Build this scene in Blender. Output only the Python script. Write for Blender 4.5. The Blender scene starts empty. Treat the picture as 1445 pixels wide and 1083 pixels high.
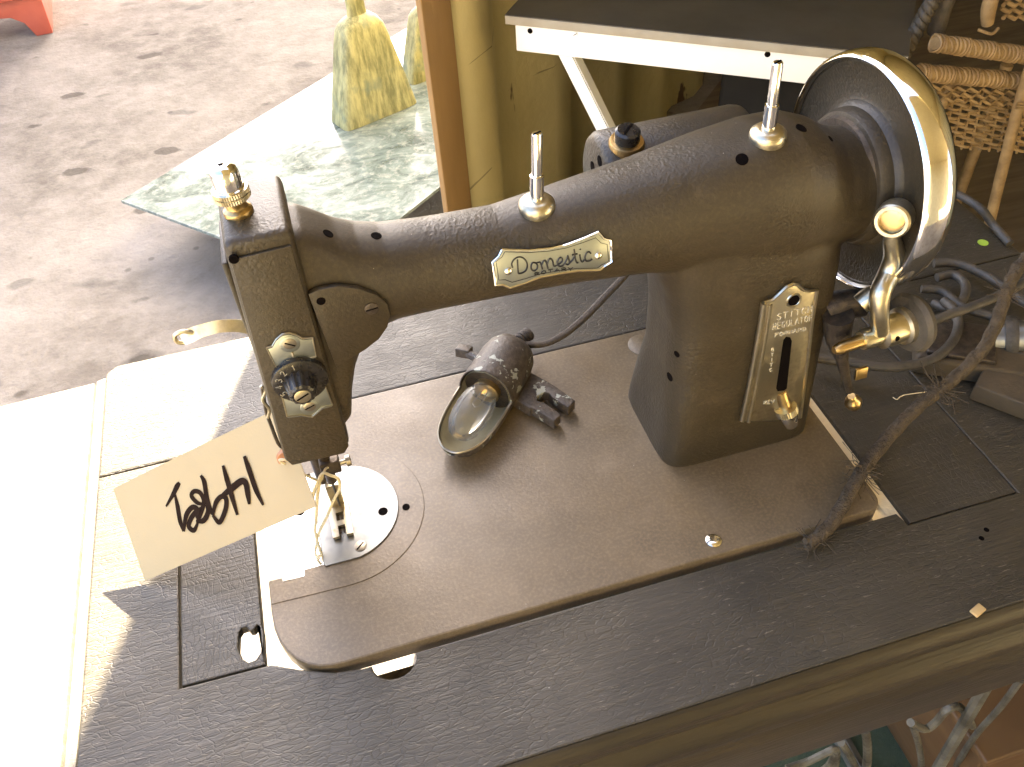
import bpy, bmesh, math, random
import numpy as np
from mathutils import Vector, Matrix
from mathutils.bvhtree import BVHTree
random.seed(7)
S = bpy.context.scene
COL = S.collection
rad = math.radians

# ------------------------------------------------------------------ camera
F_PX, CX, CY = 1200.0, 722.5, 541.5          # measured on the 1445 x 1083 photograph
CAM = np.array([0.08748, -0.24220, 0.43600])
def _rz(t): return np.array([[math.cos(t), -math.sin(t), 0], [math.sin(t), math.cos(t), 0], [0, 0, 1]])
def _rx(t): return np.array([[1, 0, 0], [0, math.cos(t), -math.sin(t)], [0, math.sin(t), math.cos(t)]])
ROT = _rz(-0.22573779) @ _rx(0.77836278) @ _rz(-0.07714797)
cd = bpy.data.cameras.new('Camera'); cam = bpy.data.objects.new('Camera', cd); COL.objects.link(cam)
cd.sensor_fit = 'HORIZONTAL'; cd.sensor_width = 36.0; cd.lens = F_PX / 1445.0 * 36.0
cd.clip_start = 0.01; cd.clip_end = 500
m4 = Matrix.Identity(4)
for i in range(3):
    for j in range(3): m4[i][j] = ROT[i, j]
    m4[i][3] = CAM[i]
cam.matrix_world = m4
S.camera = cam

# ------------------------------------------------------------------ sky, sun, exposure
SUN_AZ, SUN_EL = rad(21.5), rad(36.5)       # azimuth from +Y towards +X
SKY = 0.09
w = bpy.data.worlds.new('World'); S.world = w; w.use_nodes = True
nt = w.node_tree
sky = nt.nodes.new('ShaderNodeTexSky'); sky.sky_type = 'NISHITA'; sky.sun_disc = False
sky.sun_elevation = SUN_EL; sky.sun_rotation = SUN_AZ
sky.air_density = 0.55; sky.dust_density = 3.2; sky.ozone_density = 0.0
nt.links.new(sky.outputs[0], nt.nodes['Background'].inputs[0])
nt.nodes['Background'].inputs[1].default_value = SKY
sl = bpy.data.lights.new('Sun', 'SUN'); sl.energy = 5.0; sl.angle = rad(0.53); sl.color = (1.0, 0.88, 0.68)
so = bpy.data.objects.new('Sun', sl); COL.objects.link(so)
SDIR = Vector((math.sin(SUN_AZ) * math.cos(SUN_EL), math.cos(SUN_AZ) * math.cos(SUN_EL), math.sin(SUN_EL)))
so.rotation_euler = SDIR.to_track_quat('Z', 'Y').to_euler()
S.view_settings.view_transform = 'Standard'; S.view_settings.look = 'None'
S.view_settings.gamma = 1.0; S.view_settings.use_curve_mapping = False
S.view_settings.exposure = 4.05
S.render.engine = 'CYCLES'

# ------------------------------------------------------------------ pixel -> place helpers
def ray(u, v): return ROT @ np.array([(u - CX) / F_PX, -(v - CY) / F_PX, -1.0])
def onz(u, v, z=0.0):
    d = ray(u, v); return Vector(CAM + d * ((z - CAM[2]) / d[2]))
def ony(u, v, y):
    d = ray(u, v); return Vector(CAM + d * ((y - CAM[1]) / d[1]))
def onx(u, v, x):
    d = ray(u, v); return Vector(CAM + d * ((x - CAM[0]) / d[0]))
def onplane(u, v, p, n):
    d = Vector(ray(u, v)); c = Vector(CAM); return c + d * ((Vector(p) - c).dot(n) / d.dot(n))

# ------------------------------------------------------------------ materials
def newmat(name):
    m = bpy.data.materials.new(name); m.use_nodes = True
    return m, m.node_tree, m.node_tree.nodes['Principled BSDF']
def coord(t, scale=(1, 1, 1), rot=(0, 0, 0), kind='Object'):
    tc = t.nodes.new('ShaderNodeTexCoord'); mp = t.nodes.new('ShaderNodeMapping')
    mp.inputs['Scale'].default_value = scale; mp.inputs['Rotation'].default_value = rot
    t.links.new(tc.outputs[kind], mp.inputs[0]); return mp.outputs[0]
def noise(t, vec, scale, detail=4, rough=0.55, dist=0.0):
    n = t.nodes.new('ShaderNodeTexNoise'); n.inputs['Scale'].default_value = scale
    n.inputs['Detail'].default_value = detail; n.inputs['Roughness'].default_value = rough
    n.inputs['Distortion'].default_value = dist
    t.links.new(vec, n.inputs['Vector']); return n.outputs['Fac']
def voro(t, vec, scale, feature='F1', rnd=1.0):
    n = t.nodes.new('ShaderNodeTexVoronoi'); n.feature = feature; n.inputs['Scale'].default_value = scale
    n.inputs['Randomness'].default_value = rnd
    t.links.new(vec, n.inputs['Vector']); return n.outputs['Distance']
def ramp(t, fac, stops):
    r = t.nodes.new('ShaderNodeValToRGB'); e = r.color_ramp.elements
    while len(e) < len(stops): e.new(0.5)
    for k, (p, c) in enumerate(stops):
        e[k].position = p; e[k].color = (c, c, c, 1) if isinstance(c, (int, float)) else (*c, 1)
    t.links.new(fac, r.inputs[0]); return r.outputs[0]
def mix(t, fac, a, b, mode='MIX'):
    n = t.nodes.new('ShaderNodeMix'); n.data_type = 'RGBA'; n.blend_type = mode
    for sock, val in ((n.inputs[0], fac), (n.inputs[6], a), (n.inputs[7], b)):
        if hasattr(val, 'is_linked'): t.links.new(val, sock)
        elif isinstance(val, (int, float)): sock.default_value = val
        else: sock.default_value = (*val, 1)
    return n.outputs[2]
def mth(t, op, a, b=0.0):
    n = t.nodes.new('ShaderNodeMath'); n.operation = op
    for k, val in enumerate((a, b)):
        if hasattr(val, 'is_linked'): t.links.new(val, n.inputs[k])
        else: n.inputs[k].default_value = val
    return n.outputs[0]
def bump(t, p, height, dist, strength=1.0):
    b = t.nodes.new('ShaderNodeBump'); b.inputs['Distance'].default_value = dist
    b.inputs['Strength'].default_value = strength
    t.links.new(height, b.inputs['Height']); t.links.new(b.outputs[0], p.inputs['Normal'])
def setc(t, sock, val):
    if hasattr(val, 'is_linked'): t.links.new(val, sock)
    elif isinstance(val, (int, float)): sock.default_value = val
    else: sock.default_value = (*val, 1)

def simple(name, c1, c2=None, rough=0.5, metal=0.0, nscale=40, bdist=0.0, bscale=300, spec=0.5, lo=0.35, hi=0.65, stretch=(1, 1, 1)):
    m, t, p = newmat(name); v = coord(t, stretch)
    if c2 is None: c2 = tuple(x * 0.8 for x in c1)
    f = ramp(t, noise(t, v, nscale, 5), [(lo, 0.0), (hi, 1.0)])
    setc(t, p.inputs['Base Color'], mix(t, f, c1, c2))
    rr = mth(t, 'MULTIPLY_ADD', noise(t, v, nscale * 2.3, 4), rough * 0.5)
    rr.node.inputs[2].default_value = rough * 0.75
    t.links.new(rr, p.inputs['Roughness'])
    p.inputs['Metallic'].default_value = metal; p.inputs['Specular IOR Level'].default_value = spec
    if bdist: bump(t, p, noise(t, v, bscale, 4), bdist)
    return m

def brown_paint(name, dark, lite, rough, pebble, dust, spec):
    m, t, p = newmat(name); v = coord(t)
    big = noise(t, v, 13, 6, 0.62); fine_n = noise(t, v, 520, 4)
    c = mix(t, ramp(t, big, [(0.3, 0.0), (0.7, 1.0)]), dark, lite)
    c = mix(t, ramp(t, fine_n, [(0.45, 0.0), (0.8, 0.55)]), c, tuple(x * 1.6 for x in lite))
    blot = ramp(t, noise(t, v, 38, 6, 0.65), [(0.56, 0.0), (0.76, 1.0)])
    c = mix(t, mth(t, 'MULTIPLY', blot, dust), c, (0.25, 0.18, 0.11))
    sp = ramp(t, voro(t, v, 230), [(0.03, 1.0), (0.06, 0.0)])
    sp = mth(t, 'MULTIPLY', sp, ramp(t, noise(t, v, 60, 2), [(0.63, 0.0), (0.67, 1.0)]))
    c = mix(t, sp, c, (0.55, 0.48, 0.38))
    setc(t, p.inputs['Base Color'], c); p.inputs['Specular IOR Level'].default_value = spec
    setc(t, p.inputs['Roughness'], ramp(t, noise(t, v, 30, 5, 0.6), [(0.3, rough - 0.06), (0.7, rough + 0.08)]))
    wv = coord(t); dn = t.nodes.new('ShaderNodeTexNoise'); dn.inputs['Scale'].default_value = 260; t.links.new(wv, dn.inputs['Vector'])
    ad = t.nodes.new('ShaderNodeVectorMath'); ad.operation = 'MULTIPLY_ADD'; ad.inputs[1].default_value = (.004, .004, .004)
    t.links.new(dn.outputs['Color'], ad.inputs[0]); t.links.new(wv, ad.inputs[2])
    sv = t.nodes.new('ShaderNodeTexVoronoi'); sv.feature = 'SMOOTH_F1'; sv.inputs['Scale'].default_value = 520; sv.inputs['Smoothness'].default_value = 0.6
    t.links.new(ad.outputs[0], sv.inputs['Vector'])
    msk = ramp(t, noise(t, v, 14, 3), [(0.40, 0.18), (0.62, 1.0)])
    h = mth(t, 'ADD', mth(t, 'MULTIPLY', sv.outputs['Distance'], msk), mth(t, 'MULTIPLY', noise(t, v, 1400, 2), 0.35))
    bump(t, p, h, pebble)
    return m
M = {}
M['body'] = brown_paint('brown crinkle paint', (0.028, 0.0195, 0.0085), (0.044, 0.031, 0.0145), 0.44, 0.00034, 0.10, 0.5)
M['bed'] = brown_paint('brown bed paint', (0.095, 0.066, 0.032), (0.175, 0.124, 0.066), 0.42, 0.00012, 0.35, 0.6)  # arm's paint lightened for dust and for sheen painted into the bed

def chrome_mat(name, c, rough, dirt=0.0, dirtc=(0.2, 0.13, 0.06)):
    m, t, p = newmat(name); v = coord(t)
    n = noise(t, v, 130, 5)
    if dirt:
        k = ramp(t, n, [(0.5, 0.0), (0.72, dirt)])
        setc(t, p.inputs['Base Color'], mix(t, k, c, dirtc))
        setc(t, p.inputs['Roughness'], mth(t, 'ADD', mth(t, 'MULTIPLY', k, 0.35), rough))
    else:
        setc(t, p.inputs['Base Color'], c); setc(t, p.inputs['Roughness'], ramp(t, n, [(0.3, rough), (0.8, rough + 0.06)]))
    p.inputs['Metallic'].default_value = 1.0
    return m
M['chrome'] = chrome_mat('chrome', (0.88, 0.86, 0.82), 0.05)
M['nickel'] = chrome_mat('worn nickel', (0.60, 0.54, 0.39), 0.30, 0.5)
M['brass'] = chrome_mat('tarnished brass', (0.62, 0.44, 0.20), 0.28, 0.6, (0.12, 0.08, 0.04))
M['plate'] = chrome_mat('pale nickel plate', (0.42, 0.445, 0.41), 0.38, 0.22, (0.35, 0.3, 0.2))
M['steel'] = chrome_mat('bright steel', (0.22, 0.22, 0.205), 0.40, 0.35, (0.15, 0.15, 0.165))
M['slide'] = chrome_mat('polished steel', (0.90, 0.86, 0.76), 0.13, 0.12, (0.5, 0.4, 0.3))
M['dark_metal'] = simple('dark oily metal', (0.05, 0.04, 0.032), (0.11, 0.085, 0.06), 0.4, 0.6, 200, 0.0003, 900)
M['hole'] = simple('hole dark', (0.004, 0.0025, 0.002), rough=0.9, nscale=30, spec=0.05)  # near-black paints in the dark inside holes and slots
M['ink'] = simple('engraved black enamel', (0.01, 0.01, 0.012), rough=0.4)
M['marker'] = simple('brown black marker ink', (0.016, 0.008, 0.004), (0.026, 0.014, 0.008), 0.8, nscale=200, spec=0.08)
M['raised'] = simple('raised nickel letters', (0.62, 0.56, 0.42), rough=0.5, metal=0.35)
M['bakelite'] = simple('black bakelite', (0.012, 0.010, 0.009), (0.03, 0.025, 0.02), 0.28, nscale=120)
M['gilt'] = simple('gilt numerals', (0.5, 0.45, 0.33), rough=0.5)
M['copper'] = simple('copper disc', (0.50, 0.24, 0.12), (0.42, 0.2, 0.1), 0.4, 0.6)
M['card'] = simple('cream card', (0.50, 0.385, 0.21), (0.48, 0.365, 0.195), 0.75, nscale=15, bdist=0.0001, bscale=700)
M['string'] = simple('cotton string', (0.78, 0.70, 0.48), (0.66, 0.58, 0.38), 0.9, nscale=400, bdist=0.0006, bscale=1500)
M['filament'] = simple('filament', (0.3, 0.28, 0.25), rough=0.4, metal=0.8)
M['lamp_in'] = simple('lamp inside enamel', (0.38, 0.34, 0.22), (0.30, 0.265, 0.165), 0.45, nscale=60, bdist=0.0002)
def lamp_paint():
    m, t, p = newmat('chipped lamp paint'); v = coord(t)
    k = ramp(t, noise(t, v, 115, 4, 0.6), [(0.60, 0.0), (0.612, 1.0)])
    k2 = ramp(t, noise(t, v, 260, 4), [(0.4, 0.0), (0.7, 1.0)])
    c = mix(t, k2, (0.052, 0.038, 0.026), (0.105, 0.080, 0.056))
    setc(t, p.inputs['Base Color'], mix(t, k, c, (0.34, 0.34, 0.27)))
    p.inputs['Roughness'].default_value = 0.5
    bump(t, p, mth(t, 'SUBTRACT', noise(t, v, 500, 4), mth(t, 'MULTIPLY', k, 0.8)), 0.0005)
    return m
M['lamp'] = lamp_paint()
m, t, p = newmat('thin clear bulb glass')
tr = t.nodes.new('ShaderNodeBsdfTransparent'); tr.inputs[0].default_value = (0.93, 0.91, 0.85, 1)
gl = t.nodes.new('ShaderNodeBsdfGlossy'); gl.inputs['Roughness'].default_value = 0.04
fr_ = t.nodes.new('ShaderNodeFresnel'); fr_.inputs[0].default_value = 1.30
mx_ = t.nodes.new('ShaderNodeMixShader'); t.links.new(fr_.outputs[0], mx_.inputs[0]); t.links.new(tr.outputs[0], mx_.inputs[1]); t.links.new(gl.outputs[0], mx_.inputs[2])
df_ = t.nodes.new('ShaderNodeBsdfDiffuse'); df_.inputs[0].default_value = (0.6, 0.57, 0.5, 1)
m2_ = t.nodes.new('ShaderNodeMixShader'); m2_.inputs[0].default_value = 0.10
t.links.new(mx_.outputs[0], m2_.inputs[1]); t.links.new(df_.outputs[0], m2_.inputs[2])
t.links.new(m2_.outputs[0], t.nodes['Material Output'].inputs['Surface']); M['glass'] = m

def lacquer(name, rot=0.0):
    m, t, p = newmat(name); v = coord(t, (1, 1, 1), (0, 0, rot))
    g = coord(t, (26, 420, 420), (0, 0, rot)); g2 = coord(t, (70, 1200, 1200), (0, 0, rot))
    grain = noise(t, g, 1.0, 6, 0.62, 0.4); fine = noise(t, g2, 1.0, 4, 0.6)
    big = noise(t, v, 9, 5, 0.6)
    c = mix(t, ramp(t, big, [(0.3, 0.0), (0.75, 1.0)]), (0.027, 0.0215, 0.0125), (0.064, 0.051, 0.031))
    c = mix(t, ramp(t, grain, [(0.50, 0.0), (0.80, 0.45)]), c, (0.105, 0.083, 0.053))
    # short pale scuffs along the grain, with glints painted into their colour
    sg = noise(t, coord(t, (130, 950, 950), (0, 0, rot)), 1.0, 4, 0.6)
    zone = ramp(t, noise(t, v, 11, 4, 0.6), [(0.34, 0.15), (0.54, 1.0)])
    sc = mth(t, 'MULTIPLY', ramp(t, sg, [(0.635, 0.0), (0.70, 0.75)]), zone)
    c = mix(t, sc, c, (0.24, 0.20, 0.14))
    dk = mth(t, 'MULTIPLY', ramp(t, noise(t, coord(t, (48, 520, 520), (0, 0, rot)), 1.3, 4, 0.6), [(0.66, 0.0), (0.70, 0.8)]), zone)
    c = mix(t, dk, c, (0.012, 0.010, 0.007))
    sp = mth(t, 'MULTIPLY', ramp(t, voro(t, v, 170), [(0.04, 1.0), (0.07, 0.0)]), ramp(t, noise(t, v, 40, 2), [(0.57, 0.0), (0.63, 1.0)]))
    c = mix(t, sp, c, (0.40, 0.36, 0.29))
    setc(t, p.inputs['Base Color'], c)
    setc(t, p.inputs['Roughness'], ramp(t, noise(t, v, 26, 5, 0.65), [(0.3, 0.32), (0.7, 0.58)]))
    p.inputs['Specular IOR Level'].default_value = 0.48; p.inputs['Coat Weight'].default_value = 0.06; p.inputs['Coat Roughness'].default_value = 0.18
    # alligatored lacquer: small stretched flakes with sunken joints
    nz = t.nodes.new('ShaderNodeTexNoise'); nz.inputs['Scale'].default_value = 90; t.links.new(v, nz.inputs['Vector'])
    wv = t.nodes.new('ShaderNodeVectorMath'); wv.operation = 'MULTIPLY_ADD'; wv.inputs[1].default_value = (.016, .006, .006)
    t.links.new(nz.outputs['Color'], wv.inputs[0]); t.links.new(v, wv.inputs[2])
    mp = t.nodes.new('ShaderNodeMapping'); mp.inputs['Scale'].default_value = (120, 330, 330); t.links.new(wv.outputs[0], mp.inputs[0])
    ck = ramp(t, voro(t, mp.outputs[0], 1.0, 'DISTANCE_TO_EDGE'), [(0.0, 0.0), (0.10, 1.0)])
    ck = mth(t, 'MULTIPLY', mth(t, 'SUBTRACT', ck, 1.0), zone)
    h = mth(t, 'ADD', mth(t, 'ADD', mth(t, 'MULTIPLY', grain, 0.8), mth(t, 'MULTIPLY', fine, 0.35)), mth(t, 'MULTIPLY', ck, 0.27))
    h = mth(t, 'ADD', h, mth(t, 'MULTIPLY', sc, 0.25))
    bump(t, p, h, 0.00065)
    return m
M['sunlit_lacquer'] = simple('sunlit pale lacquer', (0.17, 0.155, 0.125), (0.12, 0.105, 0.08), 0.5, nscale=30, stretch=(1, 6, 1), bdist=0.0003, bscale=300)  # pale colour paints in the sun on the leaf and edge strip
M['lacquer'] = lacquer('worn black lacquer'); M['lacquer_y'] = lacquer('worn black lacquer crosswise', rad(90))
M['moulding'] = simple('brown black moulding', (0.036, 0.026, 0.012), (0.018, 0.0125, 0.006), 0.38, nscale=5, stretch=(1, 12, 12), bdist=0.0006, bscale=40)
M['bare_wood'] = simple('bare pale wood', (0.85, 0.70, 0.42), (0.76, 0.61, 0.35), 0.7, nscale=160, bdist=0.0004, bscale=700)
M['cord'] = simple('dusty rubber cord', (0.040, 0.033, 0.023), (0.085, 0.068, 0.046), 0.55, nscale=90, bdist=0.0005, bscale=500)
M['cloth_cord'] = simple('frayed cloth cord', (0.050, 0.034, 0.017), (0.095, 0.067, 0.036), 0.9, nscale=160, bdist=0.0022, bscale=420)
M['lamp_cord'] = simple('brown lamp cord', (0.05, 0.036, 0.022), (0.085, 0.062, 0.04), 0.7, nscale=300, bdist=0.0005, bscale=900)
M['dust_box'] = simple('dusty brown board', (0.085, 0.058, 0.026), (0.05, 0.034, 0.016), 0.7, nscale=35, bdist=0.0006, bscale=200)
M['iron'] = simple('silver painted iron', (0.15, 0.14, 0.108), (0.035, 0.03, 0.02), 0.5, 0.3, 25, 0.0012, 120)
M['leafspot'] = simple('lime paper dot', (0.42, 0.60, 0.06), rough=0.6)
M['chip'] = simple('tan wood chip', (0.60, 0.40, 0.16), rough=0.7)
M['screw'] = simple('screw steel', (0.42, 0.37, 0.28), (0.3, 0.26, 0.2), 0.35, 0.9)
M['rivet'] = chrome_mat('bright rivet', (0.9, 0.85, 0.72), 0.15)

def concrete():
    m, t, p = newmat('stained concrete'); v = coord(t)
    c = mix(t, ramp(t, noise(t, v, 2.2, 8, 0.65), [(0.36, 0.0), (0.66, 1.0)]), (0.125, 0.107, 0.086), (0.245, 0.215, 0.180))
    c = mix(t, ramp(t, noise(t, v, 14, 6, 0.7), [(0.42, 0.0), (0.75, 0.7)]), c, (0.30, 0.268, 0.226))
    st = noise(t, coord(t, (5, 8.5, 1), (0, 0, rad(28))), 1.0, 2, 0.4)
    c = mix(t, ramp(t, st, [(0.68, 0.0), (0.72, 0.5)]), c, (0.07, 0.062, 0.052))
    vd = mth(t, 'ADD', voro(t, coord(t, (4.2, 8.4, 1), (0, 0, rad(-32))), 1.0), mth(t, 'MULTIPLY', noise(t, v, 8, 5), 0.62))
    c = mix(t, ramp(t, vd, [(0.405, 0.75), (0.46, 0.0)]), c, (0.062, 0.053, 0.041))
    c = mix(t, ramp(t, voro(t, v, 7), [(0.04, 0.5), (0.07, 0.0)]), c, (0.06, 0.052, 0.045))
    setc(t, p.inputs['Base Color'], c); p.inputs['Roughness'].default_value = 0.85; p.inputs['Specular IOR Level'].default_value = 0.12
    bump(t, p, noise(t, v, 60, 6), 0.004)
    return m
M['concrete'] = concrete()
def cont_paint():
    m, t, p = newmat('scuffed beige container paint'); v = coord(t)
    c = mix(t, ramp(t, noise(t, v, 5, 5), [(0.3, 0.0), (0.7, 1.0)]), (0.64, 0.54, 0.27), (0.54, 0.45, 0.22))
    ru = ramp(t, noise(t, coord(t, (14, 14, 6)), 1.0, 4, 0.5), [(0.68, 0.0), (0.70, 1.0)])
    c = mix(t, ru, c, (0.13, 0.075, 0.04))
    sc = ramp(t, noise(t, coord(t, (3, 3, 60), (rad(25), rad(14), 0)), 1.0, 3), [(0.715, 0.0), (0.73, 0.7)])
    c = mix(t, sc, c, (0.14, 0.11, 0.06))
    setc(t, p.inputs['Base Color'], c); p.inputs['Roughness'].default_value = 0.55
    bump(t, p, noise(t, v, 40, 4), 0.0015)
    return m
M['container'] = cont_paint()
M['post'] = simple('tan brown post', (0.33, 0.20, 0.08), (0.26, 0.155, 0.06), 0.6, nscale=14, stretch=(1, 1, 0.2), bdist=0.001, bscale=60)
M['ply'] = simple('container floor ply', (0.16, 0.12, 0.075), (0.10, 0.075, 0.045), 0.7, nscale=6, stretch=(1, 8, 1))
M['bench_top'] = simple('dark bench top', (0.055, 0.045, 0.028), (0.075, 0.062, 0.04), 0.55, nscale=8)
M['bench_edge'] = simple('tan bench edge', (0.38, 0.33, 0.23), (0.33, 0.28, 0.19), 0.6, nscale=30)
M['white_metal'] = simple('white enamelled steel', (0.86, 0.84, 0.76), (0.82, 0.80, 0.71), 0.4, nscale=12)
M['rattan'] = simple('honey rattan', (0.37, 0.24, 0.10), (0.24, 0.15, 0.06), 0.5, nscale=55, bdist=0.0008, bscale=240)
M['dark_rattan'] = simple('dark braid', (0.085, 0.065, 0.04), (0.05, 0.038, 0.022), 0.6, nscale=80, bdist=0.001, bscale=200)
M['rug'] = simple('dark green rug', (0.028, 0.048, 0.026), (0.04, 0.058, 0.032), 0.95, nscale=60, bdist=0.003, bscale=500)
M['red'] = simple('red painted wood', (0.46, 0.105, 0.065), (0.40, 0.085, 0.055), 0.4, nscale=12)
M['tan_wood'] = simple('tan wood', (0.105, 0.056, 0.020), (0.075, 0.038, 0.014), 0.5, nscale=6, stretch=(1, 1, 8))
M['bounce'] = simple('unpainted stall boards', (0.44, 0.375, 0.20), (0.35, 0.295, 0.15), 0.7, nscale=6, stretch=(1, 10, 1))  # warm tone picked so the added wall bounces warm light
M['shade_black'] = simple('shade black', (0.008, 0.007, 0.005), (0.012, 0.010, 0.007), 0.7, nscale=10, spec=0.15)
M['canopy'] = simple('shade canopy sheet', (0.35, 0.34, 0.32), rough=0.6)
def vase_mat():
    m, t, p = newmat('weathered yellow plaster'); v = coord(t)
    s = noise(t, coord(t, (60, 60, 12)), 1.0, 6, 0.7)
    c = mix(t, ramp(t, s, [(0.38, 0.0), (0.62, 1.0)]), (0.20, 0.19, 0.075), (0.52, 0.46, 0.20))
    c = mix(t, ramp(t, noise(t, v, 18, 5), [(0.55, 0.0), (0.72, 0.8)]), c, (0.18, 0.22, 0.15))
    setc(t, p.inputs['Base Color'], c); p.inputs['Roughness'].default_value = 0.45
    bump(t, p, s, 0.002); return m
M['vase'] = vase_mat()
def dusty_glass():
    m, t, p = newmat('dusty greenish glass'); v = coord(t)
    d = ramp(t, noise(t, coord(t, (7, 12, 7), (0, 0, rad(35))), 1.0, 8, 0.72, 0.8), [(0.38, 0.10), (0.68, 1.0)])
    d2 = ramp(t, noise(t, v, 45, 5, 0.7), [(0.5, 0.0), (0.7, 1.0)])
    c = mix(t, d, (0.12, 0.16, 0.14), (0.36, 0.41, 0.36)); c = mix(t, d2, c, (0.45, 0.47, 0.40))
    setc(t, p.inputs['Base Color'], c)
    setc(t, p.inputs['Roughness'], ramp(t, d, [(0.1, 0.05), (0.9, 0.20)])); p.inputs['Specular IOR Level'].default_value = 0.8
    setc(t, p.inputs['Transmission Weight'], mth(t, 'SUBTRACT', 0.45, mth(t, 'MULTIPLY', d, 0.4)))
    return m
M['dusty_glass'] = dusty_glass()

# ------------------------------------------------------------------ mesh helpers
def obj(name, vf, mat, parent=None, smooth=35, loc=None):
    if isinstance(vf, bpy.types.Mesh): me = vf
    else:
        me = bpy.data.meshes.new(name); me.from_pydata([tuple(v) for v in vf[0]], [], vf[1]); me.validate()
        bm = bmesh.new(); bm.from_mesh(me); bmesh.ops.recalc_face_normals(bm, faces=bm.faces); bm.to_mesh(me); bm.free()
    if smooth:
        me.polygons.foreach_set('use_smooth', [True] * len(me.polygons)); me.set_sharp_from_angle(angle=rad(smooth))
    me.update()
    o = bpy.data.objects.new(name, me); COL.objects.link(o)
    if mat is not None: me.materials.clear(); me.materials.append(M[mat])
    if parent is not None:
        o.parent = parent
        # parents are unrotated Empties or meshes: keep world placement
        o.matrix_parent_inverse = pw(parent).inverted()
    return o
_pw = {}
def pw(o): return _pw.get(o.name, Matrix.Identity(4))
def thing(name, loc, label, cat, group=None):
    o = bpy.data.objects.new(name, None); COL.objects.link(o); o.location = loc; o.empty_display_size = 0.02
    _pw[o.name] = Matrix.Translation(loc)
    return tag(o, label, cat, group)
def tag(o, label, cat, group=None):
    o['label'] = label; o['category'] = cat
    if group: o['group'] = group
    return o
def structure(o): o['kind'] = 'structure'; return o
def join(*parts):
    V, Fc = [], []
    for v, f in parts:
        k = len(V); V += list(v); Fc += [tuple(i + k for i in q) for q in f]
    return V, Fc
def box(x0, x1, y0, y1, z0, z1):
    V = [(x, y, z) for z in (z0, z1) for y in (y0, y1) for x in (x0, x1)]
    return V, [(0, 2, 3, 1), (4, 5, 7, 6), (0, 1, 5, 4), (2, 6, 7, 3), (0, 4, 6, 2), (1, 3, 7, 5)]
def xf(vf, mat): return [mat @ Vector(v) for v in vf[0]], vf[1]
def frame(o, xa, ya, za):
    xa, ya, za = Vector(xa).normalized(), Vector(ya).normalized(), Vector(za).normalized()
    return Matrix(((xa.x, ya.x, za.x, o[0]), (xa.y, ya.y, za.y, o[1]), (xa.z, ya.z, za.z, o[2]), (0, 0, 0, 1)))
def axisframe(o, z, hint=(1, 0, 0)):
    z = Vector(z).normalized(); x = Vector(hint) - z * Vector(hint).dot(z)
    if x.length < 1e-4: x = Vector((0, 1, 0)) - z * z.y
    x.normalize(); return frame(o, x, z.cross(x), z)
def lathe(prof, n=32, close=True):
    V, Fc = [], []
    for r, z in prof:
        for k in range(n): a = 2 * math.pi * k / n; V.append((r * math.cos(a), r * math.sin(a), z))
    for j in range(len(prof) - 1):
        for k in range(n):
            a, b = j * n + k, j * n + (k + 1) % n; Fc.append((a, b, b + n, a + n))
    if close: Fc.append(tuple(range(n))[::-1]); Fc.append(tuple(range((len(prof) - 1) * n, len(prof) * n)))
    return V, Fc
def spline(pts, n=6):
    pts = [Vector(p) for p in pts]
    if len(pts) < 3: return pts
    P = [pts[0] * 2 - pts[1]] + pts + [pts[-1] * 2 - pts[-2]]; out = []
    for i in range(1, len(P) - 2):
        for k in range(n):
            t = k / n; a, b, c, d = P[i - 1], P[i], P[i + 1], P[i + 2]
            out.append(0.5 * ((2 * b) + (c - a) * t + (2 * a - 5 * b + 4 * c - d) * t * t + (3 * b - a - 3 * c + d) * t ** 3))
    out.append(pts[-1]); return out
def tube(pts, r, n=8, smooth=6, flat=None):
    """sweep; r number or list along control points; flat=(w,h,up): ribbon section"""
    P = spline(pts, smooth) if smooth else [Vector(p) for p in pts]
    m = len(P)
    if isinstance(r, (list, tuple)):
        R = [np.interp(i / (m - 1) * (len(r) - 1), range(len(r)), r) for i in range(m)]
    else: R = [r] * m
    V, Fc = [], []; up = Vector(flat[2]) if flat else None; u = None
    for i in range(m):
        t = (P[min(i + 1, m - 1)] - P[max(i - 1, 0)]).normalized()
        if flat: u = (up - t * up.dot(t)).normalized()
        elif u is None:
            u = Vector((0, 0, 1)) if abs(t.z) < 0.9 else Vector((1, 0, 0)); u = (u - t * u.dot(t)).normalized()
        else: u = (u - t * u.dot(t)).normalized()
        wv = t.cross(u)
        if flat:
            for a, b in ((1, 1), (-1, 1), (-1, -1), (1, -1)): V.append(P[i] + wv * flat[0] / 2 * a * R[i] + u * flat[1] / 2 * b)
        else:
            for k in range(n): a = 2 * math.pi * k / n; V.append(P[i] + (u * math.cos(a) + wv * math.sin(a)) * R[i])
    nn = 4 if flat else n
    for i in range(m - 1):
        for k in range(nn): a, b = i * nn + k, i * nn + (k + 1) % nn; Fc.append((a, b, b + nn, a + nn))
    Fc.append(tuple(range(nn))[::-1]); Fc.append(tuple(range((m - 1) * nn, m * nn)))
    return V, Fc
def prism(poly, z0, z1):
    n = len(poly); V = [(x, y, z0) for x, y in poly] + [(x, y, z1) for x, y in poly]
    return V, [tuple(range(n))[::-1], tuple(range(n, 2 * n))] + [(k, (k + 1) % n, (k + 1) % n + n, k + n) for k in range(n)]
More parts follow.
